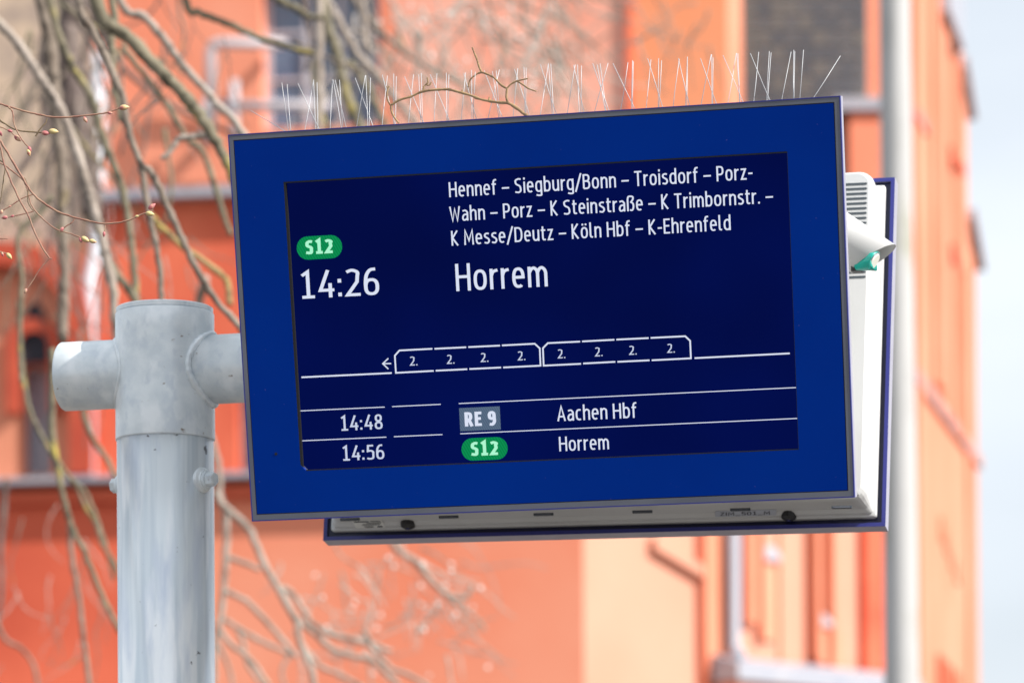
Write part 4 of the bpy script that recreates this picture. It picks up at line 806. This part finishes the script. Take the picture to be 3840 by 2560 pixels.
for y in (277, 334, 391, 448, 506, 564, 621, 679, 737, 794, 851, 909, 966, 1024, 1081, 1139, 1196, 1254, 1312, 1371):
    q = rl(hitp(*c6(476 - (y - 277) * .016, y), RP(0, 0, -.058), RN)); h_ = .0017; mb = MB()
    pts = [(q[0] - .11, q[1] - h_)] + [(q[0] - h_ + h_ * math.cos(rad(a)), q[1] + h_ * math.sin(rad(a))) for a in (-90, -45, 0, 45, 90)] + [(q[0] - .11, q[1] + h_)]
    mb.prism(pts, lambda p: RP(p[0], p[1], -.0582), lambda p: RP(p[0], p[1], -.054)); link('vent_slot', mb.mesh(), MAT['slot'], DISP)
# underside details
FAC = [((-hh + .0295, -.0572), (-hh + .025, -.048)), ((-hh + .025, -.048), (-hh + .024, -.034)), ((-hh + .024, -.034), (-hh + .0205, -.017)), ((-hh + .0205, -.017), (-hh + .016, -.0055))]
def under(u, v):
    best = None
    for (z0, d0), (z1, d1) in FAC:
        A0, A1 = RP(0, z0, d0), RP(0, z1, d1); nn = (A1 - A0).cross(RA).normalized(); h_ = hitp(u * K, v * K, A0, nn); ss = (h_ - A0).dot(A1 - A0) / (A1 - A0).length_squared
        e = max(0, -ss, ss - 1)
        if best is None or e < best[0]: best = (e, h_, nn if nn.z < 0 else -nn, (A1 - A0).normalized())
    return best[1:]
for u, v_ in ((803, 1191.5), (1030, 1186), (1248, 1180), (1475, 1174), (1700, 1169), (1933, 1163.5)):
    c_, nn, dy = under(u, v_); mb = MB(); ex = RA * 0.0148; ey = RU * 0.0017; c_ = hitp(u * K, v_ * K, RP(0, 0, -.0585), RN); nn = -RN
    mb.hexa([c_ - ex - ey - nn * .004, c_ + ex - ey - nn * .004, c_ + ex + ey - nn * .004, c_ - ex + ey - nn * .004, c_ - ex - ey + nn * .0006, c_ + ex - ey + nn * .0006, c_ + ex + ey + nn * .0006, c_ - ex + ey + nn * .0006]); cl = link('clip_slot', mb.mesh(), MAT['slot'], DISP)
    ROOTINV[cl.name] = Matrix(); mb = MB(); ex *= .85; ey *= .45; c_ = c_ - RU * .0006
    mb.hexa([c_ - ex - ey + nn * .0007, c_ + ex - ey + nn * .0007, c_ + ex + ey + nn * .0007, c_ - ex + ey + nn * .0007, c_ - ex - ey + nn * .0012, c_ + ex - ey + nn * .0012, c_ + ex + ey + nn * .0012, c_ - ex + ey + nn * .0012]); link('clip', mb.mesh(), MAT['gasket'], cl)
for u, v_ in ((937, 1203), (1812, 1184)):
    c_, nn, dy = under(u, v_); nn = (nn + Vector((0, 0, -1.0))).normalized(); mb = MB(); mb.tube([c_ - nn * .004, c_ + nn * .0035, c_ + nn * .0065, c_ + nn * .0067], [0.0118, 0.0108, 0.0065, 0.0035], 20); pl_ = link('cable_plug', mb.mesh(), MAT['rubber'], DISP); ROOTINV[pl_.name] = Matrix()
    mb = MB(); mb.tube([c_ + nn * .0063, c_ + nn * .0077], 0.003, 10); link('screw', mb.mesh(), MAT['chrome'], pl_)
def sticker(u0, u1, v0, v1, m, texts=(), skew=0):
    a = under(u0, v0); um, vm = (u0 + u1) / 2, (v0 + v1) / 2
    c_, nn, dy = under(um, vm); sl_ = -.0255 * (u1 - u0) / 2
    H_ = lambda u, v: hitp(u * K, v * K, c_ + nn * .0016, nn)
    p, q, r = H_(u0, v0 - sl_), H_(u1, v0 + sl_), H_(u0 + skew, v1 - sl_)
    mb = MB(); s = q + (r - p); mb.hexa([x - nn * .0003 for x in (p, q, s, r)] + [x for x in (p, q, s, r)]); st = link('sticker', mb.mesh(), MAT[m], DISP); ROOTINV[st.name] = Matrix()
    ex = (q - p); ey = (p - r)
    for (tx, fx, fy, wd, hh_, w_) in texts:
        X = lambda x, z, d: r + ex * x + ey * z + nn * (.0004 + (.0056 - d))
        write(tx, w_, (fx, fy), fx + wd, hh_, MAT['ink'], X=X, parent=st, d=0.0056)
    return st, (r, ex, ey, nn)
sticker(1643, 1783, 1171.5, 1184.5, 'sticker', [('ZIM_501_M', 0.08, 0.2, 0.82, 0.58, 11.5)])
st, (r, ex, ey, nn) = sticker(808, 876, 1194, 1212, 'sticker_w', skew=10)
for (x0_, x1_, y0_, y1_) in ((.05, .55, .76, .9), (.6, .95, .80, .9), (.45, .95, .62, .68), (.3, .9, .5, .55), (.25, .85, .38, .43), (.3, .62, .2, .26), (.33, .62, .1, .14), (.75, .92, .1, .26)):
    mb = MB(); mb.add([r + ex * a + ey * b + nn * .0005 for a, b in ((x0_, y0_), (x1_, y0_), (x1_, y1_), (x0_, y1_))], [(0, 1, 2, 3)]); link('print', mb.mesh(), MAT['ink'], st)
# ---- sensor tube on the right cheek, cut at a slant
def sidept(u, v, y): return vpl(u * K, v * K, y)
yc = 0.27
tipP = vpl(3100 + 812 * .31898, 600 + 1000 * .31898, yc); loP = vpl(3100 + 285 * .31898, 600 + 1325 * .31898, yc); upL = vpl(3100 + 262 * .31898, 600 + 632 * .31898, yc)
Ad = Vector((tipP.x - upL.x, 0, tipP.z - upL.z)).normalized(); Nv = Vector((Ad.z, 0, -Ad.x)); Nv = Nv if Nv.z > 0 else -Nv
R_ = abs((loP - tipP).dot(Nv)) / 2 * 1.0
c0 = tipP - Nv * R_          # axis passes here
cutd = (loP - tipP)          # cut plane contains this and y
cutn = Vector((cutd.z, 0, -cutd.x)).normalized()
n = 40; back = []; front = []; backi = []; fronti = []
for k in range(n):
    a = 2 * math.pi * k / n
    for rr_, B_, F_ in ((R_, back, front), (R_ - .003, backi, fronti)):
        p = c0 + Nv * rr_ * math.cos(a) + Vector((0, 1, 0)) * rr_ * math.sin(a)
        t = (tipP - p).dot(cutn) / Ad.dot(cutn); F_.append(p + Ad * t)
        B_.append(p - Ad * ((p.x - .335) / Ad.x))
v = back + front + fronti + backi; f = []
for s in range(3):
    for k in range(n): f.append((s * n + k, s * n + (k + 1) % n, (s + 1) * n + (k + 1) % n, (s + 1) * n + k))
me = mesh(v, f, True)
for p in me.polygons:
    if n * 1 <= min(p.vertices) < n * 2 and max(p.vertices) < 3 * n and min(p.vertices) >= n: p.use_smooth = False
SENS = link('scanner_tube', me, MAT['housing'], DISP); ROOTINV[SENS.name] = Matrix()
# teal cone with cream lens inside the tube
lc = vpl(3100 + 553 * .31898, 600 + 1190 * .31898, yc - .0); ld = Vector((0.846, -0.134, -0.54)).normalized()
lc = vpl(3100 + 555 * .31898, 600 + 1190 * .31898, yc - .024); Rl = 0.0143; bc = lc - Ad * 0.0
mb = MB(); mb.tube([lc + Vector((-0.027, 0.004, -0.006)), lc - ld * .0006, lc], [.0045, Rl, Rl * 1.02], 28); link('teal_cone', mb.mesh(True), MAT['teal'], SENS)
mb = MB(); mb.tube([lc + ld * .0001, lc + ld * .0008], [Rl * .97, Rl * .95], 28); link('lens_ring', mb.mesh(), MAT['gasket'], SENS)
mb = MB(); mb.tube([lc + ld * .0009, lc + ld * .0022], [Rl * .84, Rl * .78], 28); link('lens', mb.mesh(), MAT['lens'], SENS)
hp = vpl(3100 + 370 * .31898, 600 + 1268 * .31898, yc - .01); mb = MB(); mb.box(hp + Vector((-.009, -.01, -.006)), hp + Vector((.006, .01, .006))); link('bracket', bevel(mb.mesh(), .0015), MAT['rubber'], SENS)
mb = MB(); mb.tube([hp + Vector((-.004, -.012, .006)), hp + Vector((.009, -.012, .012))], .0018, 8); link('bracket_screw', mb.mesh(), MAT['chrome'], SENS)

# ------------------------------------------------------------------ steel post with cross arm
gz_ = -T.z
PX, PY = -0.6245, 0.25; PR_ = 0.0724
POST = lroot('sign_post', (PX + 0.02, PY, gz_), 'galvanised steel post with a welded cross arm carrying the display', 'post')
lean = 0.0
def PT(z): 
    t = (z - 0.08) ; return Vector((PX + 0.0 + (0.0 - 0.0) * t, PY, z))
seam = -0.1095; capz = 0.0775
mb = MB(); mb.tube([PT(gz_), PT(-1.0), PT(seam - .0005)], [PR_ - .0009] * 3, 64, cap=True); link('pole', mb.mesh(True), MAT['tube'], POST)
# upper tee piece with rounded edges
mb = MB(); zs = [seam, seam + .0008, seam + .002, -0.05, 0.0, 0.05, capz - .001, capz]
rs = [PR_ - .0006, PR_ + .0006, PR_ + .0008, PR_ + .0006, PR_ + .0002, PR_ + .0004, PR_ + .0004, PR_ - .0004]
mb.tube([PT(z) for z in zs], rs, 64); tee = link('post_head', mb.mesh(True), MAT['galv'], POST)
mb = MB(); mb.tube([PT(capz + .0006), PT(capz + .0016), PT(capz + .0075), PT(capz + .0088)], [PR_ - .003, PR_ - .0012, PR_ - .0010, PR_ - .003], 64); link('cap', mb.mesh(), MAT['galv'], POST)
for nm in ('post_head', 'cap', 'pole'):
    o_ = bpy.data.objects[nm]
AR = 0.0505; AZ = -0.0075
def arm(xa, xb, name, endcap):
    mb = MB(); s = 1 if xb > xa else -1
    ps = [Vector((xa, PY, AZ)), Vector((xb - s * .0015, PY, AZ)), Vector((xb, PY, AZ))]; mb.tube(ps, [AR, AR, AR - .001], 48); return link(name, mb.mesh(True), MAT['galv'], POST)
arm(PX, PX - 0.158, 'arm_stub', True); arm(PX, -0.30, 'cross_arm', True)
mb = MB(); arm_in = [Vector((-0.32, PY, AZ)), Vector((0.25, PY, AZ))]; mb.tube(arm_in, AR - .004, 24); link('cross_arm', mb.mesh(True), MAT['galv'], POST)
# weld seams where arms meet the head
for s, wr in ((-1, .0035), (1, .0065)):
    ps = []; rs2 = []; random.seed(21 + s)
    for k in range(97):
        a = 2 * math.pi * k / 96; y = (AR + .0008) * math.cos(a); z = (AR + .0008) * math.sin(a)
        ps.append(Vector((PX + s * (math.sqrt(max(PR_ ** 2 - y * y, 0)) + .0012), PY + y, AZ + z))); rs2.append(wr * .8 * (1 + .07 * math.sin(k * 1.9) + .1 * math.sin(k * .37)) * random.uniform(.92, 1.07))
    ps[-1] = ps[0].copy(); rs2[-1] = rs2[0]
    mb = MB(); mb.tube(ps, rs2, 8, cap=False); link('weld_seam', mb.mesh(True), MAT['galv'], POST)
# bolts
def bolt(sx, z):
    ad = Vector((sx * 0.93, -0.37, 0)).normalized(); c = Vector((PX, PY, z)) + ad * (PR_ - .003); mb = MB()
    mb.tube([c - ad * .004, c + ad * .0035, c + ad * .006, c + ad * .0085, c + ad * .0088, c + ad * .0125], [.021, .0185, .015, .0145, .0125, .0125], 28); b_ = link('bolt', mb.mesh(True), MAT['galv'], POST); ROOTINV[b_.name] = Matrix()
    for p in b_.data.polygons: p.use_smooth = False
    mb = MB(); mb.tube([c + ad * .0126, c + ad * .023, c + ad * .0245], [.0108, .0108, .0092], 6); link('bolt_head', mb.mesh(), MAT['galv'], b_)
bolt(1, -0.1735)
ad = Vector((-0.985, 0.17, 0)).normalized(); c = Vector((PX, PY, -0.1700)) + ad * (PR_ - .003); mb = MB()
mb.tube([c - ad * .004, c + ad * .005, c + ad * .009, c + ad * .011], [.021, .0185, .015, .013], 28); b_ = link('bolt', mb.mesh(), MAT['galv'], POST); ROOTINV[b_.name] = Matrix()
mb = MB(); mb.tube([c + ad * .0112, c + ad * .0195, c + ad * .0205], [.0108, .0108, .0092], 6); link('bolt_head', mb.mesh(), MAT['galv'], b_)

# ------------------------------------------------------------------ bird spikes along the top
topc = FP(0, OT, 0.03); 
SP = lroot('bird_spikes', (0, topc.y + .02, topc.z + .004), 'row of thin stainless bird spikes standing along the top edge of the display', 'bird spikes')
mb = MB(); yb = topc.y + .022; mb.box((OL + .06, yb - .014, topc.z - .014), (OR - .02, yb + .014, topc.z - .008)); link('base_strip', mb.mesh(), MAT['clear'], SP)
raw7 = [(72,570,300,706),(283,380,328,704),(320,392,345,704),(393,387,537,692),(500,362,440,697),(499,362,513,692),(522,380,527,692),(628,362,612,686),(632,362,686,682),(645,362,720,680),(675,363,698,682),(782,350,900,670),(850,332,792,675),(853,332,865,670),(886,348,876,670),(965,328,1050,660),(1000,335,965,665),(1043,322,1043,660),(1060,338,1055,660),(1117,340,1245,650),(1177,326,1144,655),(1212,326,1225,650),(1230,318,1237,650),(1290,326,1420,638),(1336,320,1318,645),(1400,316,1402,640),(1417,325,1410,638),(1518,316,1605,626),(1530,312,1500,632),(1570,296,1573,628),(1596,308,1583,628),(1657,300,1780,614),(1712,304,1755,615),(1760,292,1684,620),(1738,300,1765,614),(1862,290,1963,602),(1884,284,1855,610),(1926,275,1935,603),(1941,280,1942,603)]
raw8 = [(48,258,157,592),(102,252,47,598),(102,254,128,594),(118,254,136,594),(273,262,342,580),(284,258,232,586),(300,260,313,582),(326,265,322,582),(403,250,513,570),(433,260,488,572),(453,252,492,572),(507,248,417,575),(540,250,690,558),(642,244,592,562),(673,230,667,560),(679,238,674,560),(775,216,876,546),(798,224,766,552),(850,216,848,548),(870,230,852,548),(984,216,1062,536),(990,220,950,541),(1045,206,1033,538),(1045,208,1040,538),(1134,217,1242,524),(1207,190,1140,528),(1210,190,1212,525),(1219,210,1218,525),(1286,195,1420,510),(1377,182,1320,514),(1380,182,1398,512),(1388,184,1402,512),(1472,182,1605,496),(1529,174,1495,504),(1601,168,1585,498),(1613,178,1592,498),(1749,172,1686,492),(1767,160,1766,487),(1774,170,1770,487),(1833,158,1808,483),(2083,200,1905,476)]
wires = [(900 + a * .5527, 100 + b * .5525, 900 + c * .5527, 100 + d * .5525) for a, b, c, d in raw7] + [(2000 + a * .5527, 100 + b * .5525, 2000 + c * .5527, 100 + d * .5525) for a, b, c, d in raw8]
random.seed(2)
for i, (tx, ty, bx, by) in enumerate(wires):
    fwd = random.choice((-1, 1)) * random.uniform(.3, 1) * .03
    a = vpl(tx, ty, yb + fwd); b = vpl(bx, by, yb + fwd * .05); d = (b - a).normalized(); b2 = b + d * max(0.0, (b.z - (topc.z - .011)) / max(-d.z, .2))
    mid = a.lerp(b2, .5) + Vector((random.uniform(-.0006, .0006), 0, 0)); mb = MB(); mb.tube([a, mid, b2], 0.00050, 6); link('spike', mb.mesh(True), MAT['wire'], SP)

# ------------------------------------------------------------------ dry twig caught on the spikes
def c7(x, y): return (900 + x * .5527, 100 + y * .5525)
root = vpl(*c7(1950, 606), yb - .02)
TG = lroot('fallen_twig', tuple(root), 'dry forked twig caught among the bird spikes on top of the display', 'twig')
def tg(pts, r0, r1, name='stem', ds=0.0):
    L = len(pts); p3 = [(*vpl(*c7(x, y), yb - .02 + ds * i / (L - 1)), r0 + (r1 - r0) * i / (L - 1)) for i, (x, y) in enumerate(pts)]; C4 = catmull(p3, 6); pp = [Vector(c[:3]) for c in C4]; rr = [c[3] * .82 * random.uniform(.85, 1.35) for c in C4]
    mb = MB(); mb.tube(pp, rr, 7); return link(name, mb.mesh(True), MAT['dead'], TG)
tg([(1960, 612), (1925, 590), (1880, 555), (1820, 520), (1760, 515), (1640, 495), (1560, 465), (1440, 432), (1390, 426), (1250, 438), (1160, 475), (1090, 495), (1045, 520), (1026, 540), (1030, 580), (1050, 620), (1078, 655)], .0026, .0013)
tg([(1820, 520), (1808, 480), (1812, 420)], .0020, .0018); tg([(1812, 420), (1770, 395), (1720, 345), (1640, 312), (1590, 335), (1560, 365), (1548, 410)], .0018, .0011)
tg([(1640, 312), (1622, 270), (1605, 215), (1590, 180), (1576, 142)], .0016, .0012); tg([(1812, 420), (1840, 390), (1880, 370), (1920, 360), (1955, 353)], .0016, .0010)
tg([(1880, 370), (1920, 395), (1960, 422), (2012, 440)], .0013, .0010); tg([(1243, 438), (1250, 405), (1275, 380), (1270, 345)], .0015, .0010); tg([(1262, 395), (1285, 398), (1298, 378)], .0012, .0011)
tg([(1026, 540), (1003, 500), (998, 460), (1003, 425), (1014, 403)], .0014, .0011); tg([(1690, 500), (1692, 478)], .0016, .0012, 'spur'); tg([(1510, 448), (1508, 428)], .0014, .0009, 'spur'); tg([(998, 415), (990, 405)], .001, .0008, 'spur')
